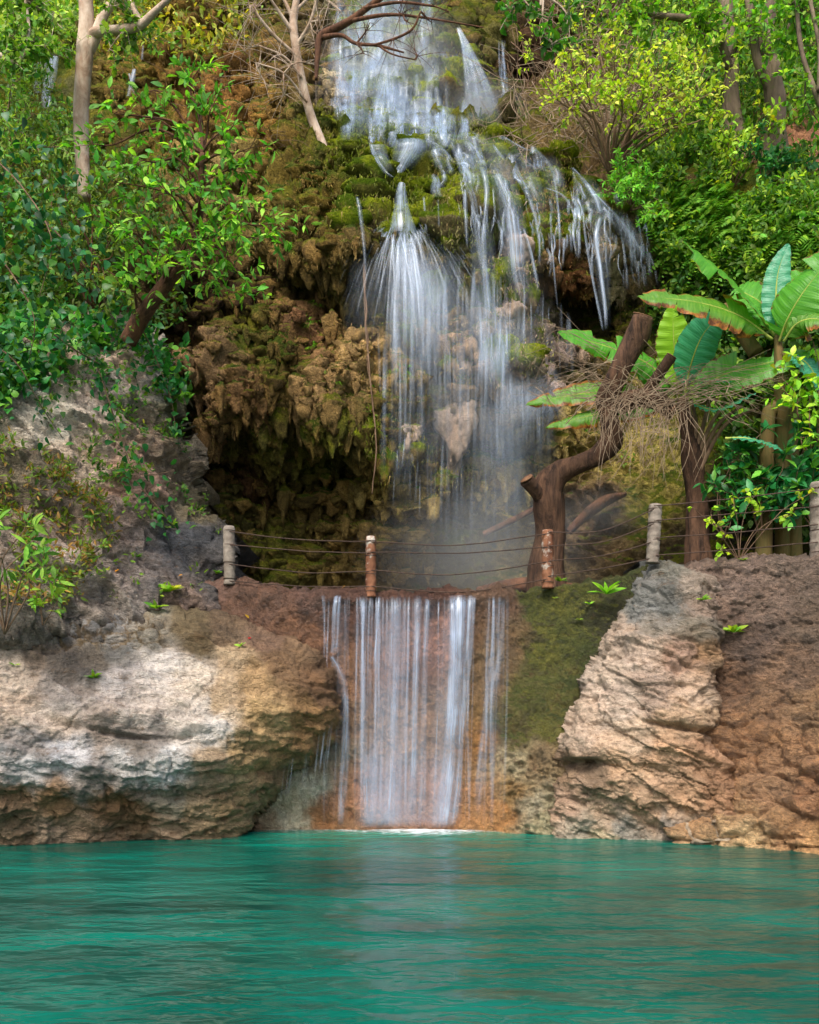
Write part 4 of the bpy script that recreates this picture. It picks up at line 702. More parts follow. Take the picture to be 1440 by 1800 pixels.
mist('pale mist hanging in the upper cascade', at(705, 160, 20.2), (2.1, 1.5, 2.1), .5)
mist('spray mist between the ledges and the side fall', at(845, 205, 19.4), (1.2, 1., .8), .6)
mist('fine spray under the fan of water', at(800, 600, 15.6), (1.9, 1.0, 2.6), .42)
mist('spray mist rising at the foot of the falls', at(850, 985, 14.7), (2.3, 1.0, 1.6), .42)
mist('mist over the wet log by the dead trunk', at(1060, 900, 15.2), (1.0, .9, .6), .4)
# ================================================================== plants
M_leaf = leaf_mat('leaf', .6, .45); M_gloss = leaf_mat('glossy leaf', .42, .3); M_pale = bark_mat('pale bark', (204, 186, 166), (150, 122, 100), 5, .5, (1, 1, .5)); M_bark = bark_mat('brown bark', (120, 82, 58), (66, 44, 32), 7, .9)
M_twig = bark_mat('dry twig', (138, 112, 88), (92, 70, 54), 12, .3); M_dead = bark_mat('wet dead wood', (112, 82, 62), (40, 29, 23), 9, 1., (1, 1, .2)); M_fig = bark_mat('grey bark', (128, 112, 92), (76, 64, 50), 3, .8, (1, 1, .2), moss=(84, 88, 44))
UP = np.array([0, 0, 1.])
def leafset(mb, rng, C, D, L, W, base, var=.25, extra=None, pe=0., droop=.3, fold=.22, nrm=None, jit=.6, lobes=False):
    n = len(C); N = (UP*.8+np.array([0, -.55, 0])+rng.normal(0, jit, (n, 3))) if nrm is None else nrm+rng.normal(0, jit, (n, 3))
    s = rng.uniform(.55, 1.2, n); leaves(mb, C, D, N, L*s, W*s*rng.uniform(.8, 1.2, n), leafcols(rng, n, base, var, extra, pe), fold, droop, lobes)
def bush(name, label, cat, base, limbs, r0, tw, leaf, col, mat=None, bark=None, seed=1, group=None, trunk=None, twigs=9, tl=.5, per=9, extra=None, pe=0., lobes=False, droop=.3, var=.25, leafname='foliage', tstart=.35, lift=.25, stemname='stem', wig=.12, gravity=0., spread=.8):
    """limbs: end points (px, py, Y); each limb gets twigs, each twig gets leaves"""
    rng = np.random.default_rng(seed); b = at(*base); root = empty(name, b, label, cat, group); sm = MB(); lm = MB(); tr = None
    if trunk is not None:
        T = np.array([list(at(*q[:3]))+[q[3]*q[2]/F] for q in trunk]); T = smoothline(T, 40); tube(sm, T[:, :3], T[:, 3], 12, rough=.12, seed=seed); tr = T
    for li, e in enumerate(limbs):
        E = at(*e[:3])
        if tr is not None:
            d = np.linalg.norm(tr[:, :3]-E, axis=1)+(tr[:, 2] > E[2]-.1)*.6; k = int(np.argmin(d)); k = max(4, min(k, len(tr)-1)); S = tr[k, :3]; rr = min(tr[k, 3]*.7, r0)
        else: S = b; rr = r0
        Ln = np.linalg.norm(E-S)+.01; m1 = S+(E-S)*.35+UP*lift*Ln*.5+rng.normal(0, wig*Ln*.5, 3); m2 = S+(E-S)*.7+UP*lift*Ln*.35+rng.normal(0, wig*Ln*.5, 3)
        P = smoothline([S, m1, m2, E], 22); tube(sm, P, np.linspace(rr, max(.004, rr*.22), 22), 6, rough=.1, seed=li)
        nt_ = max(2, int(twigs*(.5+rng.random()))); i0 = rng.integers(int(22*tstart), 22, nt_); i0[0] = 21
        for i in i0:
            d0 = P[min(i+1, 21)]-P[max(i-1, 0)]; d0 /= np.linalg.norm(d0)+1e-9; d1 = d0*.6+rng.normal(0, spread, 3)+UP*.15; d1 /= np.linalg.norm(d1); l = tl*rng.uniform(.4, 1.2)
            Q = smoothline([P[i], P[i]+d1*l*.5+rng.normal(0, .06*l, 3), P[i]+d1*l+UP*(-gravity*l)+rng.normal(0, .1*l, 3)], 7); tube(sm, Q, np.linspace(max(.006, rr*.14), .0022, 7), 4, cap=False)
            if per:
                k = max(3, int(per*rng.uniform(.6, 1.4))); tt = rng.uniform(.25, 1, k)*6; j = np.clip(tt.astype(int), 0, 5); C = Q[j]+(Q[j+1]-Q[j])*(tt-j)[:, None]; D = d1[None]*.6+rng.normal(0, .75, (k, 3)); D[:, 2] -= gravity*.8
                leafset(lm, rng, C, D, leaf[0], leaf[1], col, var, extra, pe, droop, lobes=lobes)
    sm.build(stemname, bark or M_twig, root); 
    if lm.V: lm.build(leafname, mat or M_leaf, root)
    return root
def cover(name, label, surfs, poly, n, L, W, col, seed, depth=.25, per=5, extra=None, pe=0, mat=None, var=.3, droop=.3, thr=None, cat='undergrowth', lobes=False, out=.5, n3=None, kind='stuff'):
    rng = np.random.default_rng(seed); p = np.array(poly, float); lo, hi = p.min(0), p.max(0); u = rng.uniform(lo[0], hi[0], n*3); v = rng.uniform(lo[1], hi[1], n*3); k = sdist(poly, u, v) > 0
    if thr is not None: k &= fbm(np.stack([u/38., v/38., 0*u], -1), 3, seed) > thr
    u, v = u[k][:n], v[k][:n]; P = surfs.pos(u, v)+surfs.nrm(u, v)*rng.uniform(0, depth, (len(u), 1)); P = np.repeat(P, per, 0)+rng.normal(0, L*.5, (len(u)*per, 3)); Nn = np.repeat(surfs.nrm(u, v), per, 0)
    D = Nn*out+UP*.25+rng.normal(0, .7, P.shape); D[:, 1] = -np.abs(D[:, 1])*.7; mb = MB(); leafset(mb, rng, P, D, L, W, col, var, extra, pe, droop, lobes=lobes)
    o = mb.build(name, mat or M_leaf); tag(o, label, cat, kind=kind); return o
def fern(mb, rng, C, N, size, col, nf=7):
    a0 = rng.random()*6.28; S = np.cross(N, [1, .2, .1]); S /= np.linalg.norm(S); T = np.cross(N, S)
    for k in range(nf):
        a = a0+k*6.28/nf+rng.normal(0, .2); d = S*math.cos(a)+T*math.sin(a)+N*.7; d /= np.linalg.norm(d); l = size*rng.uniform(.6, 1.2); P = smoothline([C, C+d*l*.55, C+d*l*.9-UP*l*.35], 11)[1:]
        tg = np.gradient(P, axis=0); tg /= np.linalg.norm(tg, axis=1, keepdims=True); sd = np.cross(tg, N*.6+UP*.4); sd /= np.linalg.norm(sd, axis=1, keepdims=True)+1e-9; w = size*.26*np.sin(np.linspace(.25, 3.0, 10))
        for s in (1, -1):
            D = sd*s+tg*.45; leaves(mb, P, D, np.tile(N*.5+UP*.6, (10, 1)), w, w*.42, leafcols(rng, 10, col, .18), .1, .2)
def ferns(label, surf, poly, n, size, col, seed, cat='ferns'):
    rng = np.random.default_rng(seed); p = np.array(poly, float); lo, hi = p.min(0), p.max(0); mb = MB(); k = 0
    while k < n:
        u, v = rng.uniform(lo[0], hi[0]), rng.uniform(lo[1], hi[1])
        if sdist(poly, np.array([u]), np.array([v]))[0] < 0: continue
        k += 1; C = surf.pos(np.array([u]), np.array([v]))[0]; N = surf.nrm(np.array([u]), np.array([v]))[0]+rng.normal(0, .2, 3); N /= np.linalg.norm(N); fern(mb, rng, C+N*.03, N, size*rng.uniform(.6, 1.3), col)
    o = mb.build('ferns', M_leaf); tag(o, label, cat, kind='stuff'); return o

# ---- green cover on the hillsides (nobody could count it)
cover('undergrowth', 'mixed green undergrowth covering the left hillside', cliff, [(-60, 100), (90, 130), (160, 260), (330, 300), (330, 420), (260, 560), (140, 600), (-60, 640)], 1700, .13, .06, (84, 112, 38), 201, .5, 5, (54, 100, 34), .4, var=.4, thr=-.18)
cover('undergrowth', 'loose yellowish leaves clinging to the brown slope at top left', cliff, [(150, -30), (560, -30), (520, 60), (420, 110), (330, 150), (170, 120)], 620, .16, .08, (142, 150, 50), 202, .4, 4, (186, 170, 60), .2, thr=-.05)
cover('undergrowth', 'dense green growth covering the right hillside below the trees', cliff, [(1060, 290), (1180, 200), (1500, 180), (1500, 520), (1330, 470), (1200, 470), (1130, 430), (1090, 350)], 2500, .12, .06, (84, 124, 38), 203, .5, 5, (150, 180, 50), .2, var=.35, thr=-.08)
cover('undergrowth', 'shadowed plants behind the banana plants', cliff, [(1190, 470), (1500, 500), (1500, 960), (1260, 900), (1240, 760), (1180, 640), (1150, 520)], 2300, .15, .075, (70, 108, 40), 204, .4, 5, (110, 140, 40), .25, var=.4, thr=-.2)
cover('undergrowth', 'leafy backdrop at the top right edge of the cliff', cliff, [(960, -40), (1500, -40), (1500, 200), (1180, 220), (1020, 120)], 1700, .17, .08, (84, 124, 36), 205, 1.0, 5, (160, 186, 60), .25, var=.4, thr=-.25)
cover('undergrowth', 'leafy growth at the top left edge of the cliff', cliff, [(-60, -40), (240, -40), (150, 80), (60, 120), (-60, 120)], 900, .16, .08, (120, 160, 60), 206, .8, 5, (180, 196, 90), .3, var=.35, thr=-.2)
ferns('bright ferns tumbling down the right hillside', cliff, [(1080, 340), (1180, 330), (1440, 400), (1440, 480), (1330, 470), (1220, 470), (1110, 400)], 270, .5, (112, 164, 44), 207)
ferns('small ferns sprouting from the wet ledges', cliff, [(640, 640), (720, 620), (700, 720), (560, 700), (500, 560), (620, 520)], 14, .2, (104, 150, 34), 208)
cover('sprigs', 'tiny green sprigs dotted over the tufa cliff', cliff, [(350, 130), (640, 480), (980, 440), (1180, 560), (1100, 860), (700, 860), (420, 700), (380, 420)], 150, .07, .04, (108, 140, 40), 209, .1, 5, cat='sprigs', thr=.0)
cover('undergrowth', 'grassy leaves and litter on the low left slope', slope, [(-60, 780), (80, 800), (160, 880), (180, 960), (120, 1060), (-60, 1090)], 560, .10, .035, (104, 128, 40), 210, .12, 5, (150, 116, 60), .3, thr=-.1)
cover('sprigs', 'small green sprigs rooted in the eroded slope', slope, [(100, 760), (300, 640), (380, 940), (340, 1060), (160, 1060)], 60, .09, .045, (112, 146, 44), 211, .06, 6, cat='sprigs', thr=.05)
cover('undergrowth', 'creeping greenery strewn over the upper part of the left slope', slope, [(-60, 600), (140, 600), (260, 620), (320, 760), (360, 900), (300, 940), (200, 860), (100, 760), (-60, 780)], 380, .085, .045, (96, 134, 42), 214, .1, 5, (60, 110, 40), .3, thr=.08)
cover('vines', 'leafy vines spilling over the brow of the left slope', slope, [(-60, 520), (240, 560), (290, 620), (310, 720), (280, 700), (220, 610), (120, 640), (60, 700), (-60, 760)], 520, .15, .10, (44, 112, 44), 212, .25, 4, (92, 146, 40), .3, cat='vines', lobes=True, mat=M_gloss)

# ---- dark vine mass on the left edge, hanging strands
def vine(label, pts, n, leaf, col, seed, group=None, ex=(84, 140, 44), pe=.2, name='vine', mat=None, sp=.12):
    rng = np.random.default_rng(seed); P = smoothline(np.array([at(*q) for q in pts]), 40); root = empty(name, P[0], label, 'vine', group); m = MB(); tube(m, P, np.linspace(.012, .004, 40), 5); m.build('stem', M_twig, root)
    t_ = rng.uniform(0, 39, n).astype(int); C = P[t_]+rng.normal(0, sp, (n, 3)); D = rng.normal(0, .6, (n, 3))-UP*.4; D[:, 1] -= .4; l = MB(); leafset(l, rng, C, D, leaf[0], leaf[1], col, .3, ex, pe, .25, lobes=True, nrm=np.array([-.2, -.8, .6])); l.build('foliage', mat or M_gloss, root); return root
VG = 'dark glossy vines on the left'
for k, (lab, pts, n, sp) in enumerate((('dark glossy vine at the left edge, highest of the hanging mass', [(-30, 260, 11), (40, 330, 10.8), (90, 420, 10.6), (70, 520, 10.6)], 330, .30), ('dark vine trailing down right from the mass towards the brown trunk', [(40, 350, 11), (110, 420, 10.8), (150, 470, 10.8), (200, 560, 11.4)], 90, .15), ('dark vine filling the left edge at mid height', [(-30, 420, 10.6), (20, 480, 10.5), (60, 560, 10.5), (50, 640, 10.8)], 130, .22),
     ('vine crossing the left slope towards the cave', [(60, 560, 11.2), (140, 620, 11.8), (210, 650, 12.6), (285, 640, 13.2)], 110, .15), ('leafy vine hanging low at the left edge above the bare rock', [(-30, 590, 11), (30, 640, 11), (70, 710, 11.2), (110, 770, 11.6)], 70, .13), ('vine dangling over the middle of the left slope', [(170, 640, 12.4), (190, 700, 12.4), (210, 760, 12.4), (240, 830, 12.5), (300, 830, 12.8)], 80, .12), ('short vine climbing the ridge beside the cave', [(240, 560, 13.4), (270, 620, 13.6), (300, 700, 13.8), (310, 770, 13.8)], 60, .10), ('vine sprig lying on the slope above the dark gravel', [(250, 860, 12.7), (285, 900, 12.8), (310, 930, 13.0)], 36, .09))):
    vine(lab, pts, n, (.115, .08), (32, 88, 38) if k < 5 else (40, 106, 46), 300+k, VG, sp=sp)
# ---- the leafy shrub on the leaning brown trunk
bush('shrub', 'bright green leafy shrub on a leaning brown trunk left of the falls', 'shrub', (225, 600, 13.4), [(150, 250, 12.6), (200, 200, 12.4), (260, 160, 12.6), (330, 140, 12.6), (350, 120, 12.6), (400, 230, 12.4), (420, 290, 12.4), (380, 180, 12.6), (440, 260, 12.4), (240, 280, 12.2), (300, 240, 12.1), (200, 320, 12.2), (280, 340, 12), (360, 330, 12), (420, 370, 12.1), (480, 370, 12.3), (460, 420, 12.2), (400, 430, 12), (330, 420, 11.9), (240, 400, 12), (190, 400, 12.2), (180, 470, 12.2), (270, 470, 11.9), (350, 480, 12), (440, 500, 12.3), (400, 510, 12.2), (490, 390, 12.4), (250, 210, 12.4), (310, 300, 12), (160, 360, 12.4), (380, 390, 11.9)],
     .022, 0, (.15, .06), (92, 152, 46), seed=401, trunk=[(225, 600, 13.4, 15), (250, 555, 13.2, 14), (290, 500, 13, 12), (330, 445, 12.8, 10), (348, 390, 12.7, 8), (352, 330, 12.6, 6), (356, 270, 12.6, 5)], twigs=10, tl=.48, per=7, extra=(150, 200, 66), pe=.22, bark=M_bark, tstart=.3, spread=.7)
bush('shrub', 'dull olive shrub behind the bright leafy one, at its left', 'shrub', (170, 560, 14.2), [(60, 300, 13.6), (110, 260, 13.6), (150, 330, 13.4), (60, 400, 13.4), (200, 420, 13.4), (120, 450, 13.2), (200, 500, 13.2), (90, 360, 13.2), (180, 380, 13.4), (240, 520, 13.2), (30, 250, 13.8)], .02, 0, (.11, .05), (94, 124, 44), seed=402, twigs=14, tl=.5, per=14, extra=(130, 150, 60), pe=.3, bark=M_bark)
bush('shrub', 'shrub with feathery pale leaves at the upper left edge', 'shrub', (-20, 330, 14), [(20, 150, 13.6), (60, 200, 13.5), (30, 240, 13.4), (90, 260, 13.4), (-10, 190, 13.4)], .02, 0, (.12, .035), (120, 156, 56), seed=403, twigs=14, tl=.55, per=16, gravity=.5)
# ---- pale tree, left
def tree(label, trunk, branches, crown, leaf, col, seed, bark=M_pale, tl=.5, per=10, twigs=8, extra=None, pe=0, sides=14, name='tree', mat=None, group=None, rough=.1, gravity=.1, lobes=False):
    rng = np.random.default_rng(seed); T = smoothline(np.array([list(at(*q[:3]))+[q[3]*q[2]/F] for q in trunk]), 60); root = empty(name, T[0, :3], label, 'tree', group); m = MB(); tube(m, T[:, :3], T[:, 3], sides, rough=rough, seed=seed); m.build('trunk', bark, root); lines = []; fm = MB(); tw = MB()
    for b in branches:
        B = smoothline(np.array([list(at(*q[:3]))+[q[3]*q[2]/F] for q in b]), 36); m = MB(); tube(m, B[:, :3], B[:, 3], 8, rough=rough, seed=seed+1); m.build('branch', bark, root); lines.append(B)
    ends = [B[-1, :3] for B in lines]+[B[18, :3] for B in lines]+[T[-1, :3]]
    for e in crown:
        E = at(*e[:3]); S = min(ends, key=lambda q: np.linalg.norm(q-E)); Ln = np.linalg.norm(E-S)+.01; P = smoothline([S, S+(E-S)*.5+rng.normal(0, .1*Ln, 3), E], 16); tube(tw, P, np.linspace(.018, .006, 16), 5, cap=False)
        for i in rng.integers(3, 16, twigs):
            d1 = rng.normal(0, 1, 3); d1 /= np.linalg.norm(d1); l = tl*rng.uniform(.4, 1.2); Q = smoothline([P[i], P[i]+d1*l*.5, P[i]+d1*l-UP*gravity*l], 6); tube(tw, Q, np.linspace(.006, .002, 6), 4, cap=False)
            if per:
                k = max(2, int(per*rng.uniform(.5, 1.5))); tt = rng.uniform(.2, 1, k)*5; j = np.clip(tt.astype(int), 0, 4); C = Q[j]+(Q[j+1]-Q[j])*(tt-j)[:, None]; leafset(fm, rng, C, d1*.5+rng.normal(0, .8, (k, 3)), leaf[0], leaf[1], col, .28, extra, pe, lobes=lobes)
    tw.build('twigs', bark, root)
    if fm.V: fm.build('crown', mat or M_leaf, root)
    return root
tree('pale smooth-barked tree with forked boughs rising at the upper left', [(149, 350, 14, 11), (147, 300, 14, 12), (143, 230, 14, 13), (145, 150, 14, 14), (149, 90, 14, 15), (152, 40, 14, 13), (150, -10, 14, 12), (149, -60, 14, 12)],
     [[(150, 95, 14, 11), (166, 66, 14, 11), (180, 30, 14, 9), (200, 0, 14, 8), (215, -40, 14, 7)], [(158, 62, 14, 8), (172, 55, 13.9, 9), (205, 52, 13.8, 8), (245, 44, 13.7, 8), (270, 22, 13.6, 6), (310, -15, 13.5, 4)], [(250, 42, 13.7, 6), (238, 22, 13.7, 5), (224, -10, 13.8, 4)], [(0, 96, 13, 4), (30, 108, 13, 4), (50, 60, 13, 3), (45, 0, 13.2, 3)]],
     [(10, 10, 13.4), (60, 30, 13.4), (100, 20, 13.6), (40, 80, 13.2), (90, 80, 13.4), (120, 100, 13.6), (200, 10, 13.6), (20, 50, 13), (110, 50, 13.2), (0, 100, 13), (190, 90, 13.8), (220, 80, 13.9), (260, 70, 14), (60, -10, 13.4), (230, -10, 14)], (.10, .06), (104, 148, 48), 501, twigs=11, per=12, extra=(150, 180, 70), pe=.25)
# ---- bare pale tree over the brown slope, with dead boughs across the cascade
tree('bare pale sapling leaning on the brown slope beside the cascade', [(580, 292, 17.2, 8), (565, 250, 17.2, 8), (547, 205, 17.2, 8), (533, 150, 17.1, 7), (521, 90, 17, 7), (516, 40, 17, 7), (521, 0, 17, 6), (520, -40, 17, 6)],
     [[(517, 60, 17, 4), (490, 20, 16.8, 3), (470, -10, 16.6, 2)], [(522, 80, 17, 4), (545, 40, 16.8, 3), (560, -10, 16.6, 3)], [(524, 100, 17, 3), (480, 60, 16.8, 3), (440, 10, 16.6, 2)], [(530, 135, 17, 3), (500, 100, 16.8, 2), (455, 80, 16.6, 1.5)], [(518, 40, 17, 4), (500, 0, 17, 3), (480, -40, 17, 2)], [(540, 180, 17, 2), (500, 130, 16.7, 2), (450, 110, 16.5, 1)], [(519, 20, 17, 3), (545, -5, 17, 2), (575, -20, 17, 2)]],
     [(440, 40, 16.6), (470, 150, 16.6), (480, 100, 16.6), (560, 80, 16.6), (430, 90, 16.8), (500, 170, 16.8), (580, 120, 16.8), (560, 30, 16.6), (600, 20, 16.6), (460, 10, 16.6)], (.1, .05), (100, 130, 50), 502, per=0, twigs=16, tl=.9)
tree('dead brown bough reaching over the top of the cascade', [(556, 140, 15.5, 3), (558, 100, 15.5, 5), (563, 66, 15.5, 7), (590, 50, 15.4, 7), (618, 34, 15.3, 6), (650, 10, 15.2, 5), (690, -20, 15.1, 5)],
     [[(563, 66, 15.5, 5), (600, 62, 15.3, 3.5), (625, 76, 15.2, 3), (665, 80, 15, 2.5), (710, 92, 14.9, 1.5)], [(625, 76, 15.2, 2.5), (660, 78, 15, 2), (720, 55, 14.8, 2), (740, 20, 14.7, 1.5)], [(618, 36, 15.3, 4), (680, 26, 15, 3), (740, 30, 14.8, 2), (850, 48, 14.6, 1)], [(665, 80, 15, 2), (690, 95, 14.9, 1.5), (730, 105, 14.8, 1)], [(640, 14, 15.2, 3), (700, 4, 15, 2.5), (760, 10, 14.8, 2)]],
     [(640, 95, 15), (690, 70, 14.9), (720, 40, 14.8), (700, 20, 14.9), (760, 40, 14.8), (790, 20, 14.7), (730, 90, 14.8), (650, 40, 15)], (.1, .05), (100, 130, 50), 503, bark=M_bark, per=0, twigs=9, tl=.55)
# ---- yellow-green bush and its neighbours at the upper right
bush('shrub', 'sunlit yellow-green bush spreading its thin stems above the right ledges', 'shrub', (1072, 305, 16.6), [(930, 95, 16), (960, 110, 16), (985, 130, 15.8), (1000, 80, 16.2), (1030, 110, 15.8), (1050, 60, 16.2), (1085, 40, 16.4), (1080, 100, 15.6), (1120, 80, 15.8), (1110, 130, 15.4), (1160, 90, 15.8), (1150, 140, 15.4), (1200, 100, 16), (1190, 150, 15.5), (1240, 120, 16), (1230, 160, 15.6), (1280, 150, 16), (1260, 190, 15.8), (1210, 200, 15.5), (1130, 180, 15.4), (1060, 160, 15.5), (1010, 160, 15.7), (1170, 200, 15.5), (1240, 90, 16.2), (1090, 150, 15.3), (1020, 60, 16.3)], .03, 0, (.10, .055), (160, 190, 48), seed=601, twigs=13, tl=.55, per=9, extra=(206, 216, 90), pe=.3, bark=M_twig, tstart=.55, lift=.1)
bush('shrub', 'spindly pale yellow-green shrub under the grey-trunked trees', 'shrub', (1290, 330, 16.4), [(1270, 230, 16), (1300, 250, 15.9), (1340, 200, 16), (1320, 260, 15.8), (1285, 290, 15.8), (1350, 240, 16)], .015, 0, (.12, .06), (164, 196, 60), seed=602, twigs=8, tl=.4, per=9)
bush('shrub', 'low round shrub with fine bright leaves below the yellow-green bush', 'shrub', (1110, 370, 16.2), [(1070, 330, 15.9), (1100, 290, 15.8), (1140, 310, 15.8), (1160, 350, 15.8), (1110, 330, 15.6), (1085, 300, 15.9), (1140, 370, 15.6)], .012, 0, (.10, .035), (120, 184, 58), seed=603, twigs=14, tl=.35, per=14)
bush('shrub', 'dark teal shrub beside the grey trunks at the right', 'shrub', (1350, 330, 16), [(1330, 270, 15.8), (1370, 280, 15.7), (1350, 300, 15.6), (1400, 310, 15.6)], .015, 0, (.13, .06), (54, 118, 62), seed=604, twigs=12, tl=.45, per=12)
tree('grey-trunked tree, left one of the pair at the top right', [(1300, 290, 17.2, 20), (1290, 240, 17.2, 17), (1284, 180, 17.2, 14), (1286, 110, 17.3, 12), (1280, 40, 17.4, 11), (1270, -40, 17.5, 10)], [[(1284, 120, 17.2, 7), (1266, 70, 17, 6), (1230, 40, 16.8, 6), (1180, 28, 16.6, 5), (1105, 24, 16.4, 4)], [(1284, 100, 17.2, 5), (1310, 50, 17, 4), (1330, -10, 16.8, 3)]],
     [(1130, 0, 16.2), (1180, 20, 16.2), (1230, 0, 16.4), (1240, 60, 16.4), (1290, 30, 16.4), (1210, -20, 16.4), (1310, 20, 16.4), (1150, 50, 16.3), (1330, 10, 16.2), (1090, -5, 16.3), (1240, 90, 16.8)], (.13, .065), (104, 158, 40), 605, bark=M_fig, twigs=11, per=11, extra=(170, 204, 70), pe=.3, tl=.6, rough=.35)
tree('broad buttressed grey tree, right one of the pair at the top right', [(1372, 330, 17, 30), (1366, 280, 17, 24), (1362, 220, 17, 19), (1358, 150, 17, 17), (1350, 80, 17.1, 15), (1352, 0, 17.2, 14), (1350, -50, 17.2, 13)], [[(1356, 160, 17, 8), (1330, 100, 17, 7), (1320, 40, 17, 5), (1310, -20, 17, 4)], [(1352, 90, 17, 8), (1390, 40, 16.8, 6), (1430, -10, 16.6, 5)], [(1450, 190, 14.6, 8), (1430, 150, 14.8, 5), (1410, 90, 15, 4), (1400, 0, 15.2, 3)], [(1440, 160, 14.6, 4), (1440, 80, 14.8, 3), (1425, 0, 14.9, 3)]],
     [(1360, 20, 16), (1400, 40, 15.8), (1430, 80, 15.6), (1440, 20, 15.6), (1390, 90, 16), (1340, 60, 16.2), (1430, 130, 15.4), (1380, -20, 15.8), (1450, 160, 15.4), (1410, 200, 15.6), (1460, 240, 15.2), (1400, 100, 16.)], (.13, .065), (92, 150, 38), 606, bark=M_fig, twigs=12, per=11, extra=(160, 204, 66), pe=.3, tl=.65, rough=.4)
tree('dark leafy bough hanging into the top edge right of the cascade', [(1010, -80, 10, 5), (980, -40, 10, 4), (955, -10, 10, 3), (950, 10, 10, 2)], [[(980, -40, 10, 2), (930, -15, 10, 1.5), (905, 10, 10, 1)], [(955, -10, 10, 2), (985, 10, 10, 1.5), (1000, 30, 10, 1)], [(955, 0, 10, 2), (955, 50, 10, 1.2), (975, 80, 10, 1)]], [(900, 15, 9.8), (930, 10, 9.8), (970, 20, 9.8), (1000, 10, 9.8), (970, 78, 9.9)], (.10, .06), (70, 122, 34), 607, per=7, twigs=7, tl=.25)
# dry brush
M_brush = bark_mat('pale dry twig', (168, 148, 124), (120, 98, 78), 12, .2)
def brush(label, boxes, n, ln, seed, name='brushwood', mat=None, r=.006, cat='brushwood', off=.4, down=.0):
    rng = np.random.default_rng(seed); m = MB()
    for k in range(n):
        x0, y0, x1, y1 = boxes[rng.integers(len(boxes))]; u, v = rng.uniform(x0, x1), rng.uniform(y0, y1); p = cliff.pos(np.array([u]), np.array([v]))[0]-np.array([0, rng.uniform(.05, off), 0]); d = rng.normal(0, 1, 3); d[1] = -abs(d[1])*.4; d[2] = d[2]*.8-down; d /= np.linalg.norm(d); l = ln*rng.uniform(.3, 1.2)
        P = smoothline([p, p+d*l*.5+rng.normal(0, .12*l, 3), p+d*l+rng.normal(0, .2*l, 3)], 8); tube(m, P, np.linspace(r, r*.35, 8), 4, cap=False)
    o = m.build(name, mat or M_twig); tag(o, label, cat, kind='stuff')
brush('tangle of dry grey-brown twigs above the right ledges', [(880, 190, 1080, 300), (950, 0, 1130, 150), (1000, 180, 1130, 290)], 620, 1.0, 701, r=.012, off=1.2, mat=M_brush)
brush('thin roots and twigs strewn over the brown slope', [(380, 0, 600, 180), (300, 40, 560, 300)], 160, .8, 702)
brush('hanging roots in the dark recess beside the side fall', [(860, 40, 940, 160)], 70, 1.1, 703, r=.012, down=1.6)
brush('pale rootlets hanging over the rocks by the leaning trunk', [(1000, 560, 1250, 860)], 120, .6, 704, down=.5)
# ---- vine rope hanging over the cliff
m = MB(); P = smoothline(np.array([at(*q) for q in ((646, 395, 15), (640, 440, 14.9), (642, 520, 14.9), (645, 600, 14.9), (652, 680, 14.8), (658, 740, 14.8), (661, 790, 14.8), (655, 868, 14.8))]), 70); P += fbm(P*3, 3, 7)[:, None]*.02; tube(m, P, np.linspace(.022, .010, 70), 6, rough=.2); P2 = P+np.stack([.03*np.sin(np.arange(70)*.5), 0*P[:, 0], 0*P[:, 0]], -1); tube(m, P2[:40], .008, 5)
o = m.build('liana', M_twig); tag(o, 'long pale liana dangling straight down in front of the cave mouth', 'liana')

# ---- leaning dead trunk with its tangle
root = empty('dead_tree', at(965, 1060, 14.2), 'sawn-off dark dead tree leaning right behind the rope fence', 'tree')
def limb(name, pts, par, mat=M_dead, sides=20, rough=.22, seed=3, n=60):
    m = MB(); T = smoothline(np.array([list(at(*q[:3]))+[q[3]*q[2]/F] for q in pts]), n); tube(m, T[:, :3], T[:, 3], sides, rough=rough, seed=seed); return m.build(name, mat, par)
limb('trunk', [(968, 1075, 14.2, 40), (962, 1000, 14.2, 31), (968, 940, 14.2, 28), (964, 890, 14.1, 29), (964, 858, 14.05, 27), (984, 832, 14, 21), (1018, 816, 13.9, 16), (1050, 802, 13.85, 17), (1072, 776, 13.8, 19), (1072, 735, 13.7, 16), (1069, 700, 13.65, 20), (1086, 660, 13.5, 19), (1116, 600, 13.4, 20), (1129, 556, 13.3, 17)], root, n=90)
limb('stub', [(962, 890, 14.1, 14), (945, 866, 13.9, 11), (927, 843, 13.75, 13)], root, seed=5); limb('branch', [(1085, 715, 13.6, 18), (1120, 700, 13.5, 17), (1155, 705, 13.4, 16), (1182, 724, 13.3, 15)], root, seed=6); limb('branch', [(1130, 700, 13.5, 9), (1155, 665, 13.4, 9), (1180, 628, 13.3, 10)], root, seed=7)
M_cut = bark_mat('sawn wood', (140, 104, 76), (100, 70, 50), 20, .2, (1, 1, 1))
for (px, py, Y, r, ax) in ((1129.5, 554.5, 13.3, 16.5, (.25, -.35, .9)), (1182.5, 724.5, 13.29, 14, (.8, -.3, -.5)), (1180.6, 626.5, 13.3, 9.4, (.5, -.3, .8)), (926, 841.5, 13.74, 12, (-.5, -.4, .7))):
    m = MB(); c = at(px, py, Y); a = np.array(ax); a = a/np.linalg.norm(a); tube(m, np.array([c, c+a*.012]), r*Y/F, 20, rough=.12, seed=4); m.build('sawn_end', M_cut, root)
m = MB(); rg = np.random.default_rng(8)
for k in range(120):
    c = at(*[(1125+rg.normal(0, 60)), 705+rg.normal(0, 24), 13.3+rg.normal(0, .12)]); c[1] -= .15; d = rg.normal(0, 1, 3); d[1] *= .35; d[0] *= 1.3; d /= np.linalg.norm(d); l = rg.uniform(.25, .85); P = smoothline([c-d*l*.5, c+rg.normal(0, .1, 3), c+d*l*.5-UP*.12*rg.random()], 9); tube(m, P, np.linspace(.007, .0025, 9), 4, cap=False)
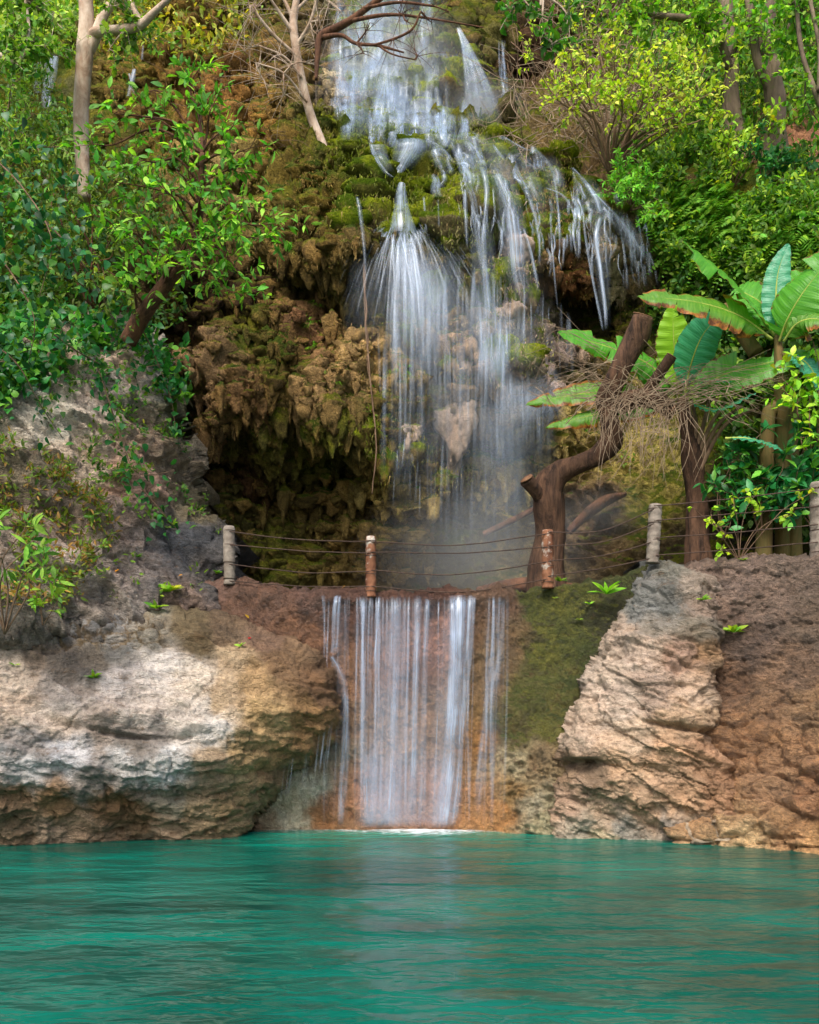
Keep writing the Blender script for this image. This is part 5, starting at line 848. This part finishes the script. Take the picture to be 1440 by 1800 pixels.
for k in range(80):
    c = at(rg.uniform(1050, 1210), rg.uniform(695, 740), 13.2); l = rg.uniform(.3, 1.1); P = smoothline([c, c+np.array([rg.normal(0, .1), -.05, -l*.5]), c+np.array([rg.normal(0, .16), 0, -l])], 8); tube(m, P, np.linspace(.006, .002, 8), 4, cap=False)
for k in range(34):
    c = at(rg.uniform(1130, 1200), rg.uniform(660, 730), 13.2); P = smoothline([c, c+np.array([rg.uniform(.4, .9), -.1, rg.uniform(-.1, .4)]), c+np.array([rg.uniform(.9, 2.), -.1, rg.uniform(-.3, .5)])], 12); tube(m, P, np.linspace(.006, .002, 12), 4, cap=False)
    c = at(rg.uniform(1040, 1090), rg.uniform(600, 720), 13.2); P = smoothline([c, c+np.array([rg.uniform(-.7, -.3), -.1, rg.uniform(-.3, .3)]), c+np.array([rg.uniform(-1.4, -.6), -.1, rg.uniform(-.5, .5)])], 12); tube(m, P, np.linspace(.005, .0018, 12), 4, cap=False)
m.build('root_tangle', M_brush, root)
# fallen log and boulders behind the fence
bsh = lambda pts, lab, s, nm='log': tag(limb(nm, pts, None, M_bark, 14, .25, s), lab, 'log')
bsh([(1000, 935, 15.9, 7), (1030, 905, 15.9, 9), (1065, 880, 15.9, 10), (1100, 868, 16., 4)], 'wet brown log in the mist right of the dead tree', 11); bsh([(840, 1040, 14.8, 8), (900, 1028, 14.6, 12), (960, 1030, 14.4, 14), (1020, 1040, 14.2, 12)], 'reddish wet log lying at the foot of the dead tree', 12); bsh([(850, 940, 16, 5), (900, 915, 15.9, 5), (940, 895, 15.8, 4)], 'thin fallen branch across the ochre rock left of the dead tree', 13)

# ---- banana plants
def banana_mat(name, c1, c2, edge, amt, gl=.35):
    t = NT(name); uv = t.n('ShaderNodeUVMap', uv_map='UVMap').outputs[0]; s = t.n('ShaderNodeSeparateXYZ', {0: uv}); P = t.n('ShaderNodeNewGeometry').outputs['Position']
    rib = t.noise(t.scale(uv, (1.2, 70, 1)), 1., 3, .6); c = t.mix(t.mr(rib, .3, .7), lin(c1), lin(c2)); nz = t.noise(P, 9, 5, .7)
    e = t.math('ADD', t.math('ABSOLUTE', s.outputs[0]), t.math('MULTIPLY', t.math('SUBTRACT', nz, .5), 1.1)); c = t.mix(t.mr(e, 1.02-amt, 1.08-amt*.7), c, t.mix(t.mr(nz, .4, .6), lin(edge), lin((96, 56, 24))))
    bp = t.n('ShaderNodeBump', {'Strength': .5, 'Distance': .02, 'Height': rib}).outputs[0]; bs = t.n('ShaderNodeBsdfPrincipled', {'Base Color': c, 'Roughness': gl, 'Normal': bp, 'Specular IOR Level': .4}); tr = t.n('ShaderNodeBsdfTranslucent', {'Color': t.mix(1., c, (1.2, 1.3, .5, 1), 'MULTIPLY')})
    t.t.links.new(t.n('ShaderNodeMixShader', {0: .4, 1: bs.outputs[0], 2: tr.outputs[0]}).outputs[0], t.out.inputs[0]); return t.m
B_g = banana_mat('banana green', (70, 146, 40), (104, 176, 48), (200, 140, 40), .08); B_y = banana_mat('banana lime', (132, 186, 36), (160, 208, 56), (206, 190, 50), .05); B_t = banana_mat('banana teal', (44, 138, 96), (92, 176, 138), (120, 120, 50), .03, .25); B_o = banana_mat('banana worn', (78, 138, 40), (116, 160, 56), (190, 120, 44), .36)
M_rib = bark_mat('leaf rib', (170, 176, 84), (120, 140, 56), 8, .2)
def banana_leaf(par, spine, wd, nrm, mat, seed, tear=.3, lobes=9, sag=.25):
    rg = np.random.default_rng(seed); S = smoothline(np.array([at(*q) for q in spine]), 49); T = np.gradient(S, axis=0); T /= np.linalg.norm(T, axis=1, keepdims=True); N = np.array(nrm, float); A = np.cross(T, N); A /= np.linalg.norm(A, axis=1, keepdims=True)+1e-9; N = np.cross(A, T)
    t_ = np.linspace(0, 1, 49); w = 1.25*wd*np.sin(np.clip((t_-.08)/.92, 0, 1)**.72*np.pi)**.62; mb = MB(); nc = 6
    for s in (1, -1):
        cuts = sorted(set([3]+list((3+np.sort(rg.random(lobes-1))*45).astype(int))+[48]))
        for a, b in zip(cuts[:-1], cuts[1:]):
            if b <= a: continue
            k = np.arange(a, b+1); torn = rg.random() < tear; ln = rg.uniform(.6, 1.) if torn else 1.; dr = sag*(1+(rg.uniform(.5, 2.5) if torn else 0)); x = np.linspace(0, 1, nc); f = (k-a)/(b-a)-.5; pin = (.22 if torn else .015)
            V = S[k][:, None]+s*A[k][:, None]*(x[None, :, None]*w[k][:, None, None]*ln)+N[k][:, None]*((.20*x-.9*dr*x**2)[None, :, None]*w[k][:, None, None])+T[k][:, None]*((.18*x)[None, :, None]*w[k][:, None, None]-(f[:, None]*x[None]**2*pin*(b-a)*.02)[..., None])+N[k][:, None]*(.012*np.sin(k*1.3+seed)[:, None]*x[None])[..., None]
            i = np.arange(len(k)*nc).reshape(len(k), nc); q = np.stack([i[:-1, :-1], i[:-1, 1:], i[1:, 1:], i[1:, :-1]], -1).reshape(-1, 4); mb.add(V.reshape(-1, 3), [q], None, np.stack([np.broadcast_to(s*x, (len(k), nc)), np.broadcast_to(t_[k][:, None], (len(k), nc))], -1).reshape(-1, 2))
    o = mb.build('leaf', mat, par, uv=True); m = MB(); tube(m, S-N*.006, np.linspace(.022, .004, 49), 6); m.build('midrib', M_rib, o); return o
b1 = empty('banana_plant', at(1382, 1060, 13.6), 'tall banana plant at the right edge with broad arching leaves', 'banana plant', 'banana plants')
UPN, FR = (0, -.45, .9), (.1, -1, .35)
for q in (([(1362, 590, 13.2), (1330, 545, 13), (1280, 490, 12.8), (1200, 424, 12.6)], .30, (.35, -.6, .7), B_g, .1), ([(1366, 590, 13.2), (1364, 540, 13.2), (1368, 480, 13.2), (1386, 428, 13.2)], .16, (-.3, -1, .1), B_t, 0), ([(1370, 600, 13.1), (1385, 560, 12.9), (1415, 510, 12.7), (1470, 440, 12.5)], .42, (-.3, -.9, .3), B_g, .1), ([(1358, 596, 13), (1300, 555, 12.8), (1220, 530, 12.6), (1120, 521, 12.5)], .27, (0, -1, .5), B_o, .7), ([(1378, 600, 13), (1400, 570, 12.8), (1430, 560, 12.6), (1475, 570, 12.4)], .26, (0, -1, .3), B_o, .9), ([(1364, 590, 13.3), (1345, 540, 13.4), (1310, 515, 13.5), (1290, 510, 13.6)], .30, FR, B_g, .1), ([(1385, 620, 13.1), (1420, 640, 12.9), (1450, 690, 12.8)], .22, UPN, B_t, .1), ([(1368, 610, 13.3), (1390, 520, 13.6), (1440, 490, 13.8)], .34, FR, B_g, .1), ([(1275, 770, 13), (1310, 770, 12.9), (1345, 778, 12.9), (1378, 792, 12.8)], .15, UPN, B_t, .1)): banana_leaf(b1, q[0], q[1], q[2], q[3], int(q[0][0][1])+len(q[0]), q[4])
M_ps = bark_mat('banana stalk', (124, 96, 58), (78, 84, 40), 4, .5, (1, 1, .15))
for pts in ([(1382, 1060, 13.6, 17), (1378, 800, 13.6, 14), (1374, 720, 13.4, 12), (1372, 650, 13.2, 10), (1366, 590, 13.2, 6)], [(1400, 1060, 13.5, 12), (1395, 790, 13.5, 10), (1388, 710, 13.4, 9), (1378, 620, 13.1, 4)], [(1330, 620, 13.6, 13), (1300, 580, 13.7, 12), (1270, 540, 13.8, 10)], [(1340, 1060, 13.4, 14), (1350, 760, 13.4, 12), (1358, 720, 13.4, 11), (1380, 700, 13.4, 8)]): limb('stalk', pts, b1, M_ps, 12, .18)
b2 = empty('banana_plant', at(1226, 1075, 14), 'smaller banana plant with drooping leaves behind the dead tree', 'banana plant', 'banana plants')
for q in (([(1190, 690, 13.9), (1188, 640, 13.9), (1184, 590, 13.8), (1183, 533, 13.7)], .24, (0, -1, .1), B_y, .1), ([(1205, 690, 13.8), (1215, 640, 13.7), (1235, 590, 13.6), (1270, 548, 13.4)], .26, (.3, -1, .3), B_t, .0), ([(1190, 690, 14), (1140, 640, 13.9), (1070, 610, 13.8), (980, 584, 13.6)], .24, (.1, -1, .35), B_g, .2), ([(1185, 700, 14), (1100, 690, 14), (1020, 692, 13.9), (924, 712, 13.8)], .20, (0, -1, .4), B_o, .6), ([(1180, 710, 14), (1110, 720, 14), (1040, 730, 13.9), (958, 752, 13.8)], .18, (0, -1, .4), B_o, .8), ([(1205, 700, 13.7), (1270, 660, 13.5), (1340, 640, 13.3), (1428, 622, 13)], .28, (0, -1, .4), B_g, .1), ([(1200, 695, 13.6), (1240, 670, 13.4), (1290, 672, 13.3)], .12, UPN, B_t, 0), ([(1195, 700, 14.1), (1150, 660, 14.2), (1110, 625, 14.3)], .2, FR, B_g, .1), ([(1205, 700, 13.9), (1225, 690, 13.8), (1225, 655, 13.8), (1222, 610, 13.8)], .15, FR, B_y, .1), ([(1210, 705, 13.6), (1260, 720, 13.4), (1330, 690, 13.2)], .12, UPN, B_t, .1)): banana_leaf(b2, q[0], q[1], q[2], q[3], int(q[0][-1][0])+3, q[4])
limb('stalk', [(1226, 1075, 14, 24), (1224, 960, 14, 20), (1224, 880, 14, 18), (1218, 810, 13.9, 17), (1210, 760, 13.9, 13), (1198, 700, 13.9, 8)], b2, M_dead, 14, .3)
for k in range(5): limb('stalk', [(1214+k*3, 800+k*9, 13.85, 4), (1224+k*12, 750, 13.8, 4), (1215+k*30, 700+k*4, 13.7, 2)], b2, M_twig, 7, .15)

# ---- plants behind the fence at the right
PG = 'broad-leaved plants behind the fence'
for k, (lab, base, limbs, lf, c) in enumerate((('dark broad-leaved plant under the tall banana plant', (1340, 960, 13.4), [(1290, 800, 13.2), (1330, 770, 13), (1380, 800, 12.9), (1420, 760, 12.9), (1340, 840, 12.9), (1400, 840, 12.8), (1280, 850, 13.2)], (.2, .10), (36, 108, 50)), ('lime-leaved plant at the right edge above the fence', (1430, 840, 13), [(1370, 660, 12.7), (1410, 640, 12.7), (1440, 690, 12.6), (1390, 700, 12.6), (1430, 600, 12.8)], (.14, .08), (150, 196, 44)), ('deep green plant in the gap between post and banana stalk', (1270, 950, 13.6), [(1250, 840, 13.5), (1290, 800, 13.4), (1300, 870, 13.2)], (.17, .07), (48, 120, 52)), ('dark plant filling the right corner behind the last fence post', (1430, 930, 13), [(1400, 870, 12.8), (1440, 830, 12.8), (1370, 890, 12.9), (1450, 780, 12.8)], (.18, .09), (30, 100, 46)))):
    bush('plant', lab, 'plant', base, limbs, .012, 0, lf, c, mat=M_gloss, seed=800+k, twigs=9, tl=.35, per=8, group=PG, extra=(96, 160, 50), pe=.2)
bush('plant', 'trailing sprigs with round lime leaves across the fence wires', 'plant', (1300, 985, 12.3), [(1220, 893, 12.2), (1250, 900, 12.1), (1290, 885, 12.1), (1340, 900, 12.1), (1390, 905, 12), (1260, 930, 12.1), (1270, 960, 12), (1320, 880, 12.2), (1420, 870, 12)], .006, 0, (.085, .065), (158, 194, 40), seed=810, twigs=4, tl=.2, per=4, lobes=True, tstart=.5)
# small rosettes rooted in the rocks
def rosette(label, px, py, Y, n, L, W, col, seed, up=.5, name='seedling', group='small green plants rooted in the rocks'):
    rg = np.random.default_rng(seed); c = at(px, py, Y); a = rg.random()*6.3+np.arange(n)*2.4; D = np.stack([np.cos(a), -np.abs(np.sin(a))*.6-.15, .3+up*rg.random(n)], -1); m = MB(); leafset(m, rg, c+np.zeros((n, 3)), D, L, W, col, .15, jit=.25); o = m.build(name, M_leaf); return tag(o, label, 'seedling', group)
Yb = lambda S, px, py: float(S.depth(np.array([px]), np.array([py]))[0])-.03
rosette('largest green rosette on top of the mossy wall', 1066, 1045, Yb(dam, 1066, 1045)-.15, 12, .26, .08, (128, 186, 44), 1, 1.1)
for k, (px, py, S, n, L, lab) in enumerate(((1036, 1062, dam, 9, .09, 'small sprig on the moss left of the largest rosette'), (985, 1022, dam, 14, .11, 'leafy tuft at the foot of the third fence post'), (1290, 1112, rw, 12, .17, 'flat tuft in the joint between tan boulder and brown wall'), (1235, 1055, rb, 9, .10, 'two-leaved sprig on the upper face of the tan boulder'), (1240, 1000, rb, 14, .12, 'tuft on the very top of the tan boulder'), (1018, 1090, dam, 10, .07, 'pale clover patch halfway up the moss'), (975, 1052, dam, 7, .06, 'tiny sprig at the top left of the moss'), (165, 1192, lb, 12, .11, 'small tuft under the stonework on the pale boulder'), (424, 1136, lb, 7, .08, 'tiny sprig on the brown shoulder of the left boulder'), (275, 1070, slope, 12, .16, 'tuft at the right end of the stonework'), (300, 1040, slope, 14, .2, 'yellow-green tuft beside the dark gravel'), (240, 980, slope, 12, .12, 'tuft in the middle of the slope above the dark gravel'), (305, 925, slope, 10, .13, 'sprig at the left end of the dark gravel'), (26, 1170, lb, 6, .07, 'speck of green on the far left of the pale boulder'), (380, 972, slope, 8, .12, 'sprig left of the first fence post'), (385, 1008, slope, 12, .09, 'low tuft at the foot of the first fence post'), (1305, 985, rw, 9, .08, 'small leaves on top of the brown wall'))): rosette(lab, px, py, Yb(S, px, py), n, L, L*.42, (122, 166, 48) if k % 2 else (150, 186, 60), 20+k)
# sapling at the lower left corner
bush('sapling', 'thin-stemmed sapling with long leaves at the lower left edge', 'sapling', (8, 1115, 10.3), [(30, 910, 10.1), (60, 950, 10), (0, 930, 10), (70, 990, 10), (90, 1010, 10.2), (0, 980, 9.9)], .012, 0, (.19, .05), (96, 146, 50), seed=901, twigs=4, tl=.25, per=6, tstart=.6, lift=.5, extra=(150, 196, 70), pe=.2)
bush('sapling', 'low bright sprigs beside the sapling stems, above the stonework', 'sapling', (75, 1100, 11), [(60, 1040, 10.9), (90, 1020, 10.9), (70, 1070, 10.9), (100, 1060, 10.9)], .006, 0, (.13, .05), (136, 180, 60), seed=902, twigs=4, tl=.15, per=6)

# ---- the rope fence
M_conc = bark_mat('weathered concrete', (150, 140, 128), (112, 100, 90), 7, .5, (1, 1, 1)); M_rust = bark_mat('rusty post', (150, 104, 76), (86, 50, 34), 5, .6, (1, 1, .4), moss=(176, 168, 156)); M_cab = bark_mat('rusty cable', (86, 68, 58), (54, 42, 36), 30, .3, (1, 1, 1))
fence = empty('fence', at(652, 1048, 13), 'low fence of weathered posts strung with four sagging cables along the dam', 'fence')
for k, (px, y0, y1, Y, w, m_) in enumerate(((403, 925, 1028, 12.95, 10, M_conc), (652, 943, 1050, 12.85, 9.5, M_rust), (963, 932, 1034, 12.85, 10, M_rust), (1150, 887, 990, 12.4, 11.5, M_conc), (1438, 848, 985, 12., 12.5, M_conc))):
    mb = MB(); P = np.stack([at(px+(1.5 if k == 3 else 0)*s*4-(3 if k == 3 else 0), y1+(y0-y1)*s, Y) for s in np.linspace(0, 1, 30)]); R = w*Y/F*(1+.05*np.sin(np.arange(30)*1.7+k)); R[-1] *= .86; R[0] *= 1.15; tube(mb, P, R, 18, rough=.07, seed=k); o = mb.build('post', m_, fence)
    for c, s in enumerate((.08, .32, .62, .90)):
        r = MB(); cc = at(px, y0+(y1-y0)*s, Y); th = np.linspace(0, 2*np.pi, 21); tube(r, np.stack([cc[0]+w*Y/F*1.0*np.cos(th), cc[1]+w*Y/F*1.0*np.sin(th), cc[2]+0*th], -1), .006, 6, cap=False); r.build('cable_tie', M_cab, o)
for a, b, L in (((403, 12.88), (652, 12.78), ((934, 948, 952), (958, 968, 972), (992, 1006, 1004), (1021, 1031, 1031))), ((652, 12.78), (963, 12.78), ((952, 958, 938), (971, 972, 962), (1003, 1010, 987), (1030, 1041, 1018))), ((963, 12.78), (1150, 12.32), ((935, 933, 896), (960, 953, 921), (986, 978, 951), (1013, 1000, 981))), ((1150, 12.32), (1438, 11.9), ((890, 876, 858), (915, 903, 890), (946, 936, 922), (975, 966, 953)))):
    for y0, ym, y1 in L:
        mb = MB(); P = smoothline(np.array([at(a[0], y0, a[1]), at((a[0]+b[0])/2, ym, (a[1]+b[1])/2), at(b[0], y1, b[1])]), 30); P[:, 2] += fbm(P*2.2, 2, int(y0))*.012; tube(mb, P, .0085, 6, cap=False); mb.build('cable', M_cab, fence)
# ---- fallen yellow leaves and twigs
rg = np.random.default_rng(77)
for k, (S, px, py, lab) in enumerate(((dam, 600, 1041, 'yellow fallen leaf on the dam lip left of the rusty post'), (dam, 440, 1090, 'tan fallen leaf on the brown face left of the low fall'), (slope, 130, 1040, 'tan fallen leaf on the slope over the stonework'), (slope, 318, 1022, 'yellow fallen leaf beside the dark gravel'), (lb, 443, 1118, 'small red petal on the shoulder of the left boulder'), (slope, 200, 1010, 'dry fallen leaf in the middle of the low slope'))):
    m = MB(); c = S.pos(np.array([px]), np.array([py]))-np.array([[0, .03, -.02]]); leaves(m, c, rg.normal(0, 1, (1, 3))*np.array([1, .2, .2]), np.array([[0, -.6, 1.]]), .075, .05, leafcols(rg, 1, (200, 40, 40) if 'red' in lab else (214, 160, 40), .1)); tag(m.build('fallen_leaf', M_leaf), lab, 'leaf', 'fallen leaves on the rocks')
# ================================================================== camera, sky and sun
cam = bpy.data.cameras.new('camera'); co = bpy.data.objects.new('camera', cam); COL.objects.link(co); SC.camera = co
co.location = (0, 0, CH); co.rotation_euler = (math.pi/2, 0, 0); cam.sensor_fit = 'HORIZONTAL'; cam.sensor_width = 36; cam.lens = 36*F/1440; cam.shift_y = (HOR-900)/1440; cam.clip_end = 3000; cam.clip_start = .1
w = bpy.data.worlds.new('World'); SC.world = w; w.use_nodes = True; nt = w.node_tree; nt.nodes.clear()
EL, AZ = math.radians(50), math.radians(-165)       # sun high, behind the viewer's left shoulder (azimuth from +Y, clockwise)
sky = nt.nodes.new('ShaderNodeTexSky'); sky.sky_type = 'NISHITA'; sky.sun_disc = False; sky.sun_elevation = EL; sky.sun_rotation = AZ; sky.air_density = 1.; sky.dust_density = 4.; sky.ozone_density = 1.
bg = nt.nodes.new('ShaderNodeBackground'); bg.inputs[1].default_value = .14; wo = nt.nodes.new('ShaderNodeOutputWorld')
nt.links.new(sky.outputs[0], bg.inputs[0]); nt.links.new(bg.outputs[0], wo.inputs[0])
sl = bpy.data.lights.new('sun', 'SUN'); sl.energy = 1.9; sl.angle = math.radians(20); sl.color = (1, .95, .87); so = bpy.data.objects.new('sun', sl); COL.objects.link(so)
d = Vector((math.sin(AZ)*math.cos(EL), math.cos(AZ)*math.cos(EL), math.sin(EL))); so.rotation_euler = d.to_track_quat('Z', 'Y').to_euler(); so.location = d*30
SC.view_settings.view_transform = 'Standard'; SC.view_settings.look = 'None'; SC.view_settings.gamma = 1; SC.view_settings.exposure = .9
SC.cycles.max_bounces = 6; SC.cycles.transparent_max_bounces = 40; SC.cycles.diffuse_bounces = 3; SC.cycles.glossy_bounces = 2; SC.cycles.volume_bounces = 1; SC.cycles.use_denoising = True
SC.cycles.sample_clamp_indirect = 4; SC.cycles.volume_step_rate = 2
for o in list(bpy.data.objects):
    if 'base' in o: rebase(o)
